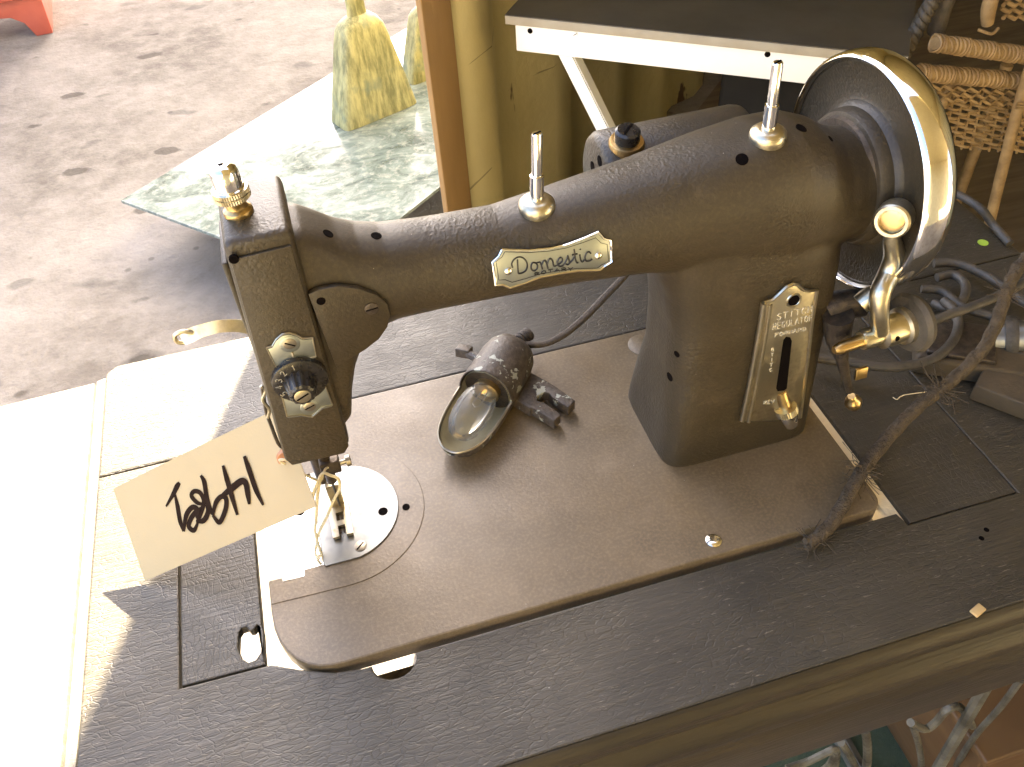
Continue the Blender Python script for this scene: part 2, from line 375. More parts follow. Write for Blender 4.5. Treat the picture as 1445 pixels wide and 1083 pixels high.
def board(name, loops, z0, z1, bev, mat, parent, smooth=30):
    """flat solid with holes from 2-D loops, small rounded arris"""
    cu = bpy.data.curves.new(name, 'CURVE'); cu.dimensions = '2D'; cu.fill_mode = 'BOTH'
    for lp in loops:
        s = cu.splines.new('POLY'); s.points.add(len(lp) - 1); s.use_cyclic_u = True
        for k, (x, y) in enumerate(lp): s.points[k].co = (x, y, 0, 1)
    cu.extrude = (z1 - z0) / 2 - bev; cu.bevel_depth = bev; cu.bevel_resolution = 1; cu.offset = -bev
    tmp = bpy.data.objects.new(name, cu); COL.objects.link(tmp)
    dg = bpy.context.evaluated_depsgraph_get(); dg.update()
    me = bpy.data.meshes.new_from_object(tmp.evaluated_get(dg)); bpy.data.objects.remove(tmp)
    me.transform(Matrix.Translation((0, 0, (z0 + z1) / 2)))
    return obj(name, me, mat, parent, smooth)
def sring(c_lo, c_hi, e, n, mk):
    """superellipse ring between two corners of a rectangle"""
    a0, b0 = c_lo; a1, b1 = c_hi; out = []
    for k in range(n):
        t = 2 * math.pi * k / n; ct, st = math.cos(t), math.sin(t)
        out.append(mk((a0 + a1) / 2 + (a1 - a0) / 2 * math.copysign(abs(ct) ** (2 / e), ct),
                      (b0 + b1) / 2 + (b1 - b0) / 2 * math.copysign(abs(st) ** (2 / e), st)))
    return out
def loft(rings):
    n = len(rings[0]); V = [v for r in rings for v in r]; Fc = []
    for j in range(len(rings) - 1):
        for k in range(n): a, b = j * n + k, j * n + (k + 1) % n; Fc.append((a, b, b + n, a + n))
    Fc.append(tuple(range(n))[::-1]); Fc.append(tuple(range((len(rings) - 1) * n, len(rings) * n)))
    return V, Fc
def remeshed(vf, voxel, it, name):
    me = bpy.data.meshes.new(name); me.from_pydata([tuple(v) for v in vf[0]], [], vf[1])
    bm = bmesh.new(); bm.from_mesh(me); bmesh.ops.recalc_face_normals(bm, faces=bm.faces); bm.to_mesh(me); bm.free()
    o = bpy.data.objects.new(name, me); COL.objects.link(o)
    a = o.modifiers.new('r', 'REMESH'); a.mode = 'VOXEL'; a.voxel_size = voxel; a.adaptivity = 0
    b = o.modifiers.new('s', 'SMOOTH'); b.factor = 0.5; b.iterations = it
    dg = bpy.context.evaluated_depsgraph_get(); dg.update()
    out = bpy.data.meshes.new_from_object(o.evaluated_get(dg)); bpy.data.objects.remove(o); return out
def bevelled(vf, width, seg=3, name='b'):
    me = bpy.data.meshes.new(name); me.from_pydata([tuple(v) for v in vf[0]], [], vf[1])
    bm = bmesh.new(); bm.from_mesh(me); bmesh.ops.recalc_face_normals(bm, faces=bm.faces)
    bmesh.ops.bevel(bm, geom=list(bm.edges), offset=width, segments=seg, profile=0.5, affect='EDGES', clamp_overlap=True)
    bm.to_mesh(me); bm.free(); return me

# stroke lettering: every glyph on a 1 x 1 cell, y up
GL = {'S': [[(.9, .85), (.6, 1), (.25, .95), (.1, .75), (.3, .55), (.7, .45), (.9, .25), (.7, .03), (.35, 0), (.08, .15)]],
      'T': [[(0, 1), (1, 1)], [(.5, 1), (.5, 0)]], 'I': [[(.5, 1), (.5, 0)]],
      'C': [[(.95, .8), (.7, 1), (.35, .97), (.08, .7), (.08, .3), (.35, .03), (.7, 0), (.95, .2)]],
      'H': [[(.1, 1), (.1, 0)], [(.9, 1), (.9, 0)], [(.1, .5), (.9, .5)]],
      'R': [[(.1, 0), (.1, 1), (.7, 1), (.92, .78), (.7, .52), (.1, .5)], [(.5, .5), (.95, 0)]],
      'E': [[(.9, 1), (.1, 1), (.1, 0), (.9, 0)], [(.1, .5), (.75, .5)]],
      'G': [[(.92, .8), (.65, 1), (.3, .95), (.08, .65), (.1, .25), (.4, 0), (.75, .03), (.92, .2), (.92, .45), (.6, .45)]],
      'U': [[(.1, 1), (.1, .25), (.35, 0), (.65, 0), (.9, .25), (.9, 1)]], 'L': [[(.1, 1), (.1, 0), (.85, 0)]],
      'A': [[(0, 0), (.5, 1), (1, 0)], [(.2, .38), (.8, .38)]], 'O': [[(.5, 1), (.15, .8), (.06, .5), (.15, .2), (.5, 0), (.85, .2), (.94, .5), (.85, .8), (.5, 1)]],
      'F': [[(.1, 0), (.1, 1), (.9, 1)], [(.1, .52), (.7, .52)]], 'W': [[(0, 1), (.25, 0), (.5, .75), (.75, 0), (1, 1)]],
      'D': [[(.1, 0), (.1, 1), (.6, .97), (.92, .65), (.92, .35), (.6, .03), (.1, 0)]], 'Y': [[(0, 1), (.5, .5), (1, 1)], [(.5, .5), (.5, 0)]],
      'V': [[(0, 1), (.5, 0), (1, 1)]], 'N': [[(.1, 0), (.1, 1), (.9, 0), (.9, 1)]],
      '1': [[(.35, .8), (.55, 1), (.55, 0)]], '2': [[(.1, .75), (.3, .98), (.7, .98), (.88, .72), (.6, .4), (.1, 0), (.92, 0)]],
      '3': [[(.1, .9), (.45, 1), (.8, .85), (.75, .6), (.4, .52), (.8, .42), (.88, .18), (.5, 0), (.1, .1)]],
      '4': [[(.7, 0), (.7, 1), (.08, .3), (.95, .3)]], '5': [[(.85, 1), (.2, 1), (.15, .58), (.6, .62), (.9, .35), (.7, .05), (.15, .05)]],
      '6': [[(.8, .95), (.35, .75), (.12, .35), (.35, .02), (.75, .05), (.85, .32), (.6, .52), (.2, .4)]]}
def lettering(text, mapf, r, adv=1.3):
    """mapf(cx, cy) -> Vector ; cx counts glyph cells"""
    parts = []
    for i, ch in enumerate(text):
        for st in GL.get(ch, []): parts.append(tube([mapf(i * adv + a, b) for a, b in st], r, 5, 0))
    return join(*parts)

def slot_screw(name, o, n, r, h, parent, mat='screw', ang=0.5):
    fr = axisframe(o, n)
    s = obj(name, xf(lathe([(r, -h), (r, h * 0.55), (r * 0.8, h)], 20), fr), mat, parent)
    bar = xf(box(-r * 0.85, r * 0.85, -r * 0.13, r * 0.13, h * 0.98, h * 1.06), fr @ Matrix.Rotation(ang, 4, 'Z'))
    obj('slot', bar, 'hole', s, 0); return s
def hole(o, n, r, parent, name='oil_hole'):  # black disc on the surface, painted dark in place of a recess
    return obj(name, xf(lathe([(r * 1.0, -0.0012), (r, 0.00012), (r * .6, 0.00016)], 16), axisframe(o, n)), 'hole', parent, 0)

# ================================================================== GROUND
GZ = -0.76
g = obj('ground', ([(-40, -40, GZ), (40, -40, GZ), (40, 60, GZ), (-40, 60, GZ)], [(0, 1, 2, 3)]), 'concrete', None, 0); structure(g)

# ================================================================== SHIPPING CONTAINER
WD = Vector((math.sin(rad(45)), math.cos(rad(45)), 0))      # along the side wall, away from the camera
WN = Vector((WD.y, -WD.x, 0))                               # towards the inside
P0 = Vector((0.267, 0.954, 0)); CTOP = GZ + 2.6; CLEN = 4.4; CWID = 2.35
cont = thing('shipping_container', (P0.x, P0.y, GZ), 'beige corrugated shipping container, scuffed, open behind the sewing machine', 'container')
def corr(off, sgn, s_start):
    prof = [(s_start, 0.0)]; s = 0.188
    while s < CLEN:
        prof += [(s, 0.0), (s + .068, -.036), (s + .138, -.036), (s + .218, 0.0)]; s += 0.29
    base = P0 + WN * off
    V, Fc = [], []
    for k, (a, b) in enumerate(prof):
        q = base + WD * a + WN * (b * sgn)
        V += [(q.x, q.y, GZ), (q.x, q.y, CTOP - .04)]
    for k in range(len(prof) - 1): Fc.append((2 * k, 2 * k + 2, 2 * k + 3, 2 * k + 1))
    return V, Fc
ww = obj('corrugated_wall', corr(0.0, 1, 0.074), 'container', cont, 20)
so_ = ww.modifiers.new('t', 'SOLIDIFY'); so_.thickness = 0.003; so_.offset = -1
ww2 = obj('corrugated_wall', corr(CWID, -1, 0.074), 'container', cont, 20)
fr_c = frame(P0, WD, -WN, (0, 0, 1))
obj('corner_post', bevelled(xf(box(0.0, .0735, -.010, .0, GZ, CTOP), fr_c), .002), 'post', cont)
obj('corner_post', bevelled(xf(box(0.0, .0735, -CWID - .07, -CWID + .004, GZ, CTOP), fr_c), .004), 'post', cont)
obj('container_roof', xf(box(0.0, CLEN, -CWID - .05, .05, CTOP - .04, CTOP), fr_c), 'container', cont, 0)
obj('container_floor', xf(box(0.01, CLEN, -CWID + .006, -.045, GZ + .002, GZ + .006), fr_c), 'ply', cont, 0)
obj('end_wall', xf(box(CLEN, CLEN + .04, -CWID - .05, .05, GZ, CTOP), fr_c), 'container', cont, 0)
obj('door_sill', xf(box(-.03, .006, -CWID, -.006, GZ, GZ + .06), fr_c), 'post', cont, 0)

# ================================================================== CANOPY added unseen to shade the yard
can = obj('shade_canopy', box(-14, 9, 4.95, 7.85, 2.5, 2.53), 'canopy', None, 0); structure(can)
# added unseen stall boards: roof shades the table, wall returns warm light
sr = obj('shade_roof', box(-.35, 4.0, -2.6, .15, 1.90, 1.93), 'bounce', None, 0); structure(sr)
sw = obj('bounce_wall', box(-1.6, 4.0, -2.65, -2.6, GZ, 1.93), 'bounce', None, 0); structure(sw)

# ================================================================== SEWING TABLE
TZ, TT = -0.003, 0.019
tbl = thing('sewing_table', (0.25, 0.11, GZ), 'worn black lacquered sewing table with moulded edge and machine opening', 'table')
sc = onz(552, 912, TZ); scx = sc.x
arc = [(scx + .0125 * math.cos(a), -.0045 + .0115 * math.sin(a)) for a in [ -math.pi * k / 10 for k in range(11)]]
outer = [(-.1056, -.078), (.617, -.078), (.617, .1855), (.4548, .1855), (.4548, -.0138), (.3785, -.0138), (.3765, -.0045)] + arc + \
        [(.045, -.0045), (.03, -.002), (.012, .0055), (-.003, .0132), (-.0532, .0145), (-.0532, .1855), (-.1056, .1855)]
board('front_board', [outer], TZ - TT, TZ, .0012, 'lacquer', tbl)
hp = [onz(u, v, TZ) for u, v in ((336, 892), (340, 886), (347, 884), (352, 889), (357, 888), (362, 882), (368, 888), (369, 905), (367, 920), (360, 930), (350, 934), (341, 928), (335, 915))]
board('insert_panel', [[(-.0522, .0156), (-.0066, .0146), (-.0066, .1855), (-.0522, .1855)], [(q.x, q.y) for q in hp][::-1]], TZ - .0075, TZ - .0006, .0008, 'lacquer_y', tbl)
board('insert_panel', [[(.3802, -.0132), (.4543, -.0132), (.4543, .1855), (.3802, .1855)]], TZ - TT, TZ - .0002, .0003, 'lacquer_y', tbl)
board('back_flap', [[(-.1056, .1867), (-.0045, .1867), (-.0045, .2035), (.3795, .2035), (.3795, .1867), (.617, .1867), (.617, .2984), (-.098, .2984), (-.1056, .292)]], TZ - TT, TZ - .0003, .0015, 'lacquer', tbl)
obj('bare_wood_strip', box(.3722, .3798, -.012, .186, TZ - TT, TZ - .0035), 'bare_wood', tbl, 0)
# moulded front edge
prof = [(-.0782, -.0033), (-.0800, -.0040), (-.0830, -.0070), (-.0840, -.0120), (-.0835, -.0190), (-.0815, -.0220), (-.0812, -.0255), (-.0850, -.0290), (-.0885, -.0340), (-.0895, -.0400), (-.0875, -.0445), (-.0872, -.0480),
        (-.0890, -.0520), (-.0900, -.0600), (-.0900, -.0960), (-.0885, -.0985), (-.070, -.0985)]
V, Fc = [], []
for x in (-.1056, .617): V += [(x, a, b) for a, b in prof]
n_ = len(prof); Fc = [(k, k + 1, k + 1 + n_, k + n_) for k in range(n_ - 1)] + [(n_ - 1, 0, n_, 2 * n_ - 1), tuple(range(n_)), tuple(range(n_, 2 * n_))[::-1]]
obj('front_moulding', (V, Fc), 'moulding', tbl, 50)
obj('rear_apron', box(-.09, .60, .275, .292, -.07, TZ - TT - .0005), 'moulding', tbl, 0)
obj('side_apron', box(.600, .612, -.069, .274, -.07, TZ - TT - .0005), 'moulding', tbl, 0)
# fold-out leaf on the sunny end
board('edge_strip', [[(-.1135, -.0785), (-.1066, -.0785), (-.1066, .290), (-.1135, .288)]], TZ - TT, TZ - .002, .002, 'sunlit_lacquer', tbl)
board('folding_leaf', [[(-.56, -.10), (-.1145, -.0795), (-.1145, .286), (-.56, .270)]], TZ - TT, TZ - .0015, .0015, 'sunlit_lacquer', tbl)
for q in ((1392, 748), (1385, 760)):
    hole(onz(q[0], q[1], TZ) , (0, 0, 1), .0016, tbl, 'screw_hole')

# cast-iron treadle stand
def scroll(pxs, y, r, name='iron_scroll'):
    obj(name, tube([ony(u, v, y) for u, v in pxs], r, 8, 6), 'iron', tbl)
scroll([(1440, 960), (1410, 1000), (1375, 1040), (1345, 1090), (1320, 1150)], .0, .0036)
scroll([(1285, 1020), (1305, 1029), (1320, 1020), (1335, 1003), (1352, 997), (1365, 1010), (1372, 1025)], .0, .0042)
scroll([(1288, 1024), (1296, 1050), (1300, 1085), (1290, 1120)], .0, .0038)
scroll([(1221, 1030), (1224, 1055), (1222, 1085), (1210, 1120)], .0, .0045)
scroll([(1187, 1048), (1200, 1068), (1208, 1090), (1205, 1130)], .0, .0038)
scroll([(1110, 1085), (1140, 1075), (1165, 1063), (1180, 1058), (1170, 1080), (1150, 1095)], .0, .0038)
scroll([(1180, 1060), (1175, 1090), (1160, 1120)], .0, .0045)
for x in (-.101, .585):
    obj('iron_leg', join(tube([(x, .02, -.055), (x, .0, -.30), (x, -.03, GZ + .012)], .006, 8), tube([(x, .19, -.055), (x, .21, -.30), (x, .24, GZ + .012)], .006, 8),
                         tube([(x, .01, -.45), (x, .2, -.30)], .005, 8), tube([(x, .2, -.45), (x, .01, -.30)], .005, 8), tube([(x, -.05, GZ + .012), (x, .26, GZ + .012)], .012, 8, 0),
                         box(x - .01, x + .01, -.065, .27, -.066, -.05)), 'iron', tbl)
obj('iron_rail', box(-.085, .585, .006, .016, -.075, -.055), 'iron', tbl)
for x in (-.092, .585): obj('leg_block', box(x - .012, x + .012, -.065, .27, -.0505, TZ - TT - .0006), 'moulding', tbl, 0)

# ================================================================== SEWING MACHINE
mach = thing('sewing_machine', (.19, .1, TZ - TT), 'old brown crinkle-painted electric sewing machine with chrome handwheel', 'sewing machine')
def arcpts(cx, cy, r, a0, a1, n): return [(cx + r * math.cos(rad(a0 + (a1 - a0) * k / n)), cy + r * math.sin(rad(a0 + (a1 - a0) * k / n))) for k in range(n + 1)]
corner = [(0 + .0365 - .0365 * math.cos(rad(a)) ** 0.9, .044 - .044 * math.sin(rad(a)) ** 0.9) for a in (0, 12, 24, 36, 48, 60, 70, 80, 90)]
bed_l = [(0, .0655), (0, .052)] + corner + [(.358, 0)] + arcpts(.361, .010, .010, -90, 0, 5) + [(.371, .19)] + arcpts(.361, .190, .010, 0, 90, 5)[1:] + \
        [(.03, .2)] + arcpts(.025, .175, .025, 90, 180, 6) + [(0, .1395), (.0335, .1395), (.0335, .0665), (.0215, .0665), (.0210, .0620), (.0085, .0615), (.0080, .0650)]
bed = board('bed', [bed_l], -.013, 0, .0012, 'bed', mach)
pad_l = [(.0335, .0668), (.0217, .0668), (.0212, .0622), (.0087, .0617), (.0082, .0652), (.0006, .0652), (.0006, .0490), (.046, .0475)] + \
        arcpts(.048, .1015, .054, -90, 90, 26) + [(.0006, .1555), (.0006, .1398), (.0335, .1398)]
board('raised_pad', [pad_l], -.0005, .00045, .0003, 'bed', mach)
np_l = [(.0338, .0660), (.0345, .0645)] + arcpts(.0478, .1015, .0379, -78, 90, 26) + [(.0338, .1394)]
npl = board('needle_plate', [np_l, [(.0462, .1030), (.0462, .0990), (.0502, .0990), (.0502, .1030)]], -.001, .0015, .0003, 'steel', mach)
obj('slide_plate', box(.0007, .0333, .0630, .1390, -.0030, -.0006), 'slide', mach, 0)
obj('finger_notch', xf(lathe([(.0034, -.002), (.0034, .0002), (.0018, .00025)], 20), axisframe(onz(423, 722, -.0006), (0, 0, 1))), 'hole', mach, 0)
slot_screw('plate_screw', onz(508.5, 771, .0015), (0, 0, 1), .0038, .0005, mach, 'screw', .75)
hole(onz(540.5, 722, .0015), (0, 0, 1), .0031, mach, 'plate_hole')
hole(onz(573, 715.5, .0008), (0, 0, 1), .0024, mach, 'bed_hole')
obj('bed_rivet', xf(lathe([(.0048, -.001), (.0048, .0006), (.0035, .0015), (.0012, .0017)], 20), axisframe(onz(1007, 763.5, 0), (0, 0, 1))), 'rivet', mach)
obj('bed_boss', xf(lathe([(.0115, -.001), (.0115, .0004), (.0108, .0008)], 28), axisframe(onz(908, 487, 0), (0, 0, 1))), 'bed', mach)

# --- body: arm, pillar and neck cast in one piece
def arm_ring(x, zlo, zhi, ylo, yhi, e): return sring((ylo, zlo), (yhi, zhi), e, 48, lambda a, b: Vector((x, a, b)))
ARM = [(.052, .090, .2210, .0785, .1235, 6), (.066, .092, .2205, .0785, .1235, 5.5), (.0725, .098, .2190, .0785, .1235, 4.5), (.0765, .1170, .2165, .0785, .1235, 4),
       (.081, .1320, .2135, .0785, .1235, 3.6), (.087, .1440, .2095, .0785, .1232, 3.0), (.096, .1525, .2055, .0780, .1230, 2.6), (.108, .1555, .2025, .0775, .1230, 2.3),
       (.130, .1550, .2005, .0775, .1230, 2.15), (.165, .1540, .1995, .0770, .1230, 2.1), (.200, .1530, .2040, .0745, .1257, 2.1), (.238, .1500, .2090, .0710, .1290, 2.15),
       (.275, .1420, .2150, .0680, .1330, 2.3), (.300, .1360, .2182, .0668, .1340, 2.4), (.320, .1330, .2180, .0668, .1345, 2.4), (.335, .1330, .2120, .0690, .1345, 2.3),
       (.348, .1350, .2035, .0720, .1350, 2.1), (.360, .1365, .2000, .0740, .1360, 2.0), (.3735, .1365, .2000, .0740, .1360, 2.0)]
arm_l = loft([arm_ring(*a) for a in ARM])
def pil_ring(z, xlo, xhi, ylo, yhi, e): return sring((xlo, ylo), (xhi, yhi), e, 56, lambda a, b: Vector((a, b, z)))
PIL = [(-.0015, .2560, .3605, .0665, .1470, 7), (.0035, .2562, .3603, .0667, .1468, 7), (.010, .2566, .3600, .0670, .1460, 7), (.030, .2575, .3597, .0674, .1435, 6),
       (.070, .2590, .3590, .0680, .1360, 4.6), (.105, .2580, .3585, .0680, .1355, 4.2), (.130, .2540, .3580, .0680, .1345, 3.8), (.148, .2480, .3570, .0680, .1340, 3.3),
       (.165, .2400, .3550, .0690, .1330, 3), (.185, .2500, .3450, .0760, .1260, 2.6)]
pil_l = loft([pil_ring(*a) for a in PIL])
body_me = remeshed(join(arm_l, pil_l), .0013, 7, 'arm')
arm = obj('arm', body_me, 'body', mach, 0); body_me.polygons.foreach_set('use_smooth', [True] * len(body_me.polygons))
bvh = BVHTree.FromPolygons([v.co for v in body_me.vertices], [tuple(q.vertices) for q in body_me.polygons])
def hit(u, v):
    h = bvh.ray_cast(Vector(CAM), Vector(ray(u, v)).normalized())
    return (h[0], h[1]) if h[0] is not None else (ony(u, v, .08), Vector((0, -1, 0)))
for (u, v, r) in ((463, 330, .0026), (531, 333, .0026), (1047, 225, .0032), (1131, 181, .0030), (1172, 196, .0018), (945, 532, .0030), (955, 500, .0022)):
    o_, n_ = hit(u, v); hole(o_, n_, r, arm)

# --- head
def headbox():
    zt, zb = .2293, .0855
    top = [(.0405, .0752), (.0698, .0752), (.0690, .1255), (.0392, .1255)]
    bot = [(.0323, .0745), (.0682, .0745), (.0676, .1190), (.0323, .1190)]
    mid = [(a * .97 + b * .03, c * .97 + d * .03) for (a, c), (b, d) in zip(top, bot)]
    V = [(x, y, zb - (.0 if x < .05 else .0)) for x, y in bot] + [(x, y, zt) for x, y in top]
    V = [(v[0], v[1], v[2] + (.0025 if (k < 4 and v[0] > .05) else 0)) for k, v in enumerate(V)]
    return V, [(3, 2, 1, 0), (4, 5, 6, 7), (0, 1, 5, 4), (1, 2, 6, 5), (2, 3, 7, 6), (3, 0, 4, 7)]
head_me = bevelled(headbox(), .0038, 4)
head = obj('head', head_me, 'body', mach, 50)
# raised front cover on the head
def onface(u, v, y): return ony(u, v, y)
cov = [onface(u, v, .0745) for u, v in ((325, 366), (410, 345), (492, 628), (486, 638), (412, 655), (404, 648))]
def slab(pts, n, th, bev=.0006):
    """thin solid plate from a planar outline of 3-D points, thickness along n"""
    n = Vector(n).normalized(); k = len(pts); V = [p - n * th * .4 for p in pts] + [p + n * th for p in pts]
    return bevelled((V, [tuple(range(k))[::-1], tuple(range(k, 2 * k))] + [(i, (i + 1) % k, (i + 1) % k + k, i + k) for i in range(k)]), bev, 2)
obj('front_cover', slab(cov, (0, -1, 0), .0012), 'body', head)
fc = ony(330, 366, .0730); hole(fc + Vector((0, -.0004, 0)), (0, -1, 0), .0021, head, 'cover_hole')
obj('face_plate', bevelled(box(.0362, .0392, .082, .118, .10, .215), .001), 'body', head)
# half-moon cover on the arm beside the head
hm = [ony(u, v, .0775) for u, v in ((434, 412), (450, 405), (475, 401), (505, 404), (530, 413), (545, 425), (550, 440), (546, 458), (534, 475), (515, 490), (493, 503), (474, 515))]
hmo = obj('half_moon_cover', slab(hm, (0, -1, 0), .0022, .0005), 'body', arm)
hole(ony(453, 425.5, .0751), (0, -1, 0), .0021, hmo, 'cover_hole')
slot_screw('cover_screw', ony(524.5, 435.5, .0752), (0, -1, 0), .0034, .0008, hmo, 'dark_metal', .1)

# --- pressure bolt on the head
bo = onz(337, 300, .2293); bt = ony(322, 227, bo.y + .002).z - .2293
k_ = bt / .040
pb = [(.0088, -.001), (.0090, .0012), (.0086, .0032), (.0064, .0055), (.0060, .0100), (.0072, .0128)]
bolt = obj('pressure_bolt', xf(lathe([(r * .74, z * k_) for r, z in pb], 28), Matrix.Translation(bo)), 'brass', mach)
def gear(r, z0, z1, n):
    V, Fc = [], []; m = n * 2
    for z in (z0, z1):
        for k in range(m):
            a = 2 * math.pi * k / m; q = r if k % 2 else r * .955; V.append((q * math.cos(a), q * math.sin(a), z))
    return V, [tuple(range(m))[::-1], tuple(range(m, 2 * m))] + [(k, (k + 1) % m, (k + 1) % m + m, k + m) for k in range(m)]
tilt = Matrix.Translation(bo) @ Matrix.Rotation(rad(-2), 4, 'Y')
for z in (.0135, .0178): obj('knurled_ring', xf(gear(.0080, z * k_, (z + .0033) * k_, 44), tilt), 'nickel', bolt, 20)
obj('bolt_cap', xf(lathe([(.0066, .0168 * k_), (.0066, .0215 * k_), (.0061, .0220 * k_), (.0061, .0330 * k_), (.0055, .0368 * k_), (.0036, .0394 * k_), (.0014, .040 * k_)], 28), tilt), 'chrome', bolt, 50)
hole(tilt @ Vector((0, 0, .040 * k_)), (0, 0, 1), .0012, bolt, 'cap_hole')

# --- tension dial
dy = .0735
def dface(pts, y=dy): return [ony(u, v, y) for u, v in pts]
tp = [(376.0, 491), (384, 489), (390, 479), (398, 472), (408, 470), (418, 473), (427, 478), (441, 477), (446, 503), (390, 519)]
tp2 = [(396, 551), (424, 560), (457, 540), (469, 572), (455, 576), (441, 588), (425, 586), (405, 588)]
ten = obj('tension_plate', slab(dface(tp), (0, -1, 0), .0012, .0004), 'plate', mach)
obj('tension_plate', slab(dface(tp2), (0, -1, 0), .0012, .0004), 'plate', mach)
for pts in (tp, tp2): obj('plate_rim', tube(dface([p for p in pts] + [pts[0]], dy - .0013), .00042, 6, 0), 'nickel', ten)
for (u, v, a) in ((409, 485.5, -.6), (437, 574, .35)):
    obj('screw_boss', xf(lathe([(.0048, -.0008), (.0048, .0004), (.0040, .0007)], 24), axisframe(ony(u, v, dy - .001), (0, -1, 0))), 'plate', ten)
    slot_screw('plate_screw', ony(u, v, dy - .0016), (0, -1, 0), .0031, .0006, ten, 'screw', a)
obj('index_mark', tube(dface([(412, 497), (414, 504)], dy - .0013), .0006, 5, 0), 'nickel', ten)
dc = ony(423, 533, dy - .001)
dial = obj('tension_dial', xf(lathe([(.0133, -.001), (.0138, .0012), (.0132, .0030), (.0115, .0036), (.0085, .0036)], 40), axisframe(dc, (0, -1, 0))), 'bakelite', mach)
def flute(r0, r1, z0, z1, n):
    V = []; m = n * 4
    for r, z in ((r0, z0), (r1, z1), (r1 * .8, z1 + .0008)):
        for k in range(m):
            a = 2 * math.pi * k / m; V.append(((r * (1 - .07 * (k % 4 in (0, 1)))) * math.cos(a), (r * (1 - .07 * (k % 4 in (0, 1)))) * math.sin(a), z))
    Fc = [tuple(range(2 * m, 3 * m))]
    for j in range(2):
        for k in range(m): Fc.append((j * m + k, j * m + (k + 1) % m, (j + 1) * m + (k + 1) % m, (j + 1) * m + k))
    return V, Fc
obj('dial_knob', xf(flute(.0082, .0064, .0034, .0125, 12), axisframe(dc, (0, -1, 0))), 'bakelite', dial, 25)
slot_screw('dial_screw', dc + Vector((0, -.0134, 0)), (0, -1, 0), .0040, .0006, dial, 'nickel', .45)
fd = axisframe(dc, (0, -1, 0))   # local x = world x
for ch, ang in (('1', 96), ('2', 128), ('3', 155), ('4', 180), ('5', 207), ('6', 235)):
    a = rad(ang); ctr = Vector((math.cos(a), math.sin(a), 0)) * .0104
    def mp(cx, cy, ctr=ctr, a=a):
        lx, ly = (cx - .5) * .0022, (cy - .5) * .0031; b = a - math.pi / 2
        l = Vector((ctr.x + lx * math.cos(b) - ly * math.sin(b), ctr.y + lx * math.sin(b) + ly * math.cos(b), .0037))
        # axisframe for -Y has y axis pointing down or up: use world z for up
        return dc + Vector((l.x, -l.z, l.y))
    obj('numeral', lettering(ch, mp, .00022), 'gilt', dial)

# --- needle bar, foot, take-up
nb = Vector((.0495, .103, 0))
nbar = obj('needle_bar', xf(lathe([(.0032, .028), (.0032, .092)], 16), Matrix.Translation((nb.x, nb.y + .003, 0))), 'dark_metal', mach)
obj('presser_bar', xf(lathe([(.0038, .020), (.0038, .092)], 16), Matrix.Translation((nb.x - .006, nb.y + .012, 0))), 'dark_metal', mach)
obj('bar_bush', xf(lathe([(.0075, .076), (.0075, .090)], 20), Matrix.Translation((nb.x - .002, nb.y - .004, 0))), 'dark_metal', mach)
clamp = obj('needle_clamp', bevelled(box(nb.x - .004, nb.x + .008, nb.y - .003, nb.y + .005, .040, .050), .001), 'dark_metal', mach)
obj('clamp_screw', xf(join(lathe([(.0016, 0), (.0016, .006)], 10), lathe([(.0036, .006), (.0036, .0085)], 14)), axisframe((nb.x + .006, nb.y, .045), (1, 0, .1))), 'screw', clamp)
obj('needle', xf(lathe([(.0006, .002), (.0008, .030)], 8), Matrix.Translation((nb.x, nb.y + .001, 0))), 'steel', mach)
foot = obj('presser_foot', join(bevel_ := box(nb.x - .0075, nb.x - .0035, nb.y - .022, nb.y + .010, .0022, .0046),
           box(nb.x + .0010, nb.x + .0050, nb.y - .022, nb.y + .010, .0022, .0046), box(nb.x - .0036, nb.x + .0011, nb.y - .004, nb.y + .010, .0024, .0048),
           box(nb.x - .0036, nb.x + .0011, nb.y - .014, nb.y - .010, .0024, .0044),
           box(nb.x - .005, nb.x + .003, nb.y + .002, nb.y + .0085, .0040, .024)), 'nickel', mach, 20)
obj('feed_dog', join(*[box(nb.x - .0030 + k * .0022, nb.x - .0018 + k * .0022, nb.y - .018, nb.y - .004, .0012, .0021) for k in range(2)]), 'dark_metal', mach, 0)
tk = [ony(u, v, .102) for u, v in ((355, 464), (335, 460), (310, 461), (285, 467), (268, 474), (258, 480))]
take = obj('take_up_lever', tube(tk, [1, 1, 1, 1, 1.15, .9], 4, 6, (.0062, .0014, (0, -.8, .6))), 'nickel', mach)
lp = [ony(u, v, .102) for u, v in ((272, 470), (258, 468), (247, 473), (249, 482), (258, 484), (266, 480))]
obj('thread_eye', tube(lp, .0011, 8, 5), 'nickel', take)
gw = [ony(u, v, .085) for u, v in ((370, 545), (372, 560), (376, 582), (383, 602), (392, 625), (398, 632))]
obj('thread_guide', tube(gw, .0010, 6, 4), 'dark_metal', head)
gw2 = [ony(u, v, .083) for u, v in ((368, 545), (375, 552), (371, 565), (380, 578), (378, 590))]
obj('thread_guide', tube(gw2, .0009, 6, 4), 'nickel', head)
cdk = ony(408, 646, .093)
obj('copper_knob', xf(lathe([(.0065, -.001), (.0070, .001), (.0060, .0025)], 24), axisframe(cdk, (-.25, -1, .2))), 'copper', head)

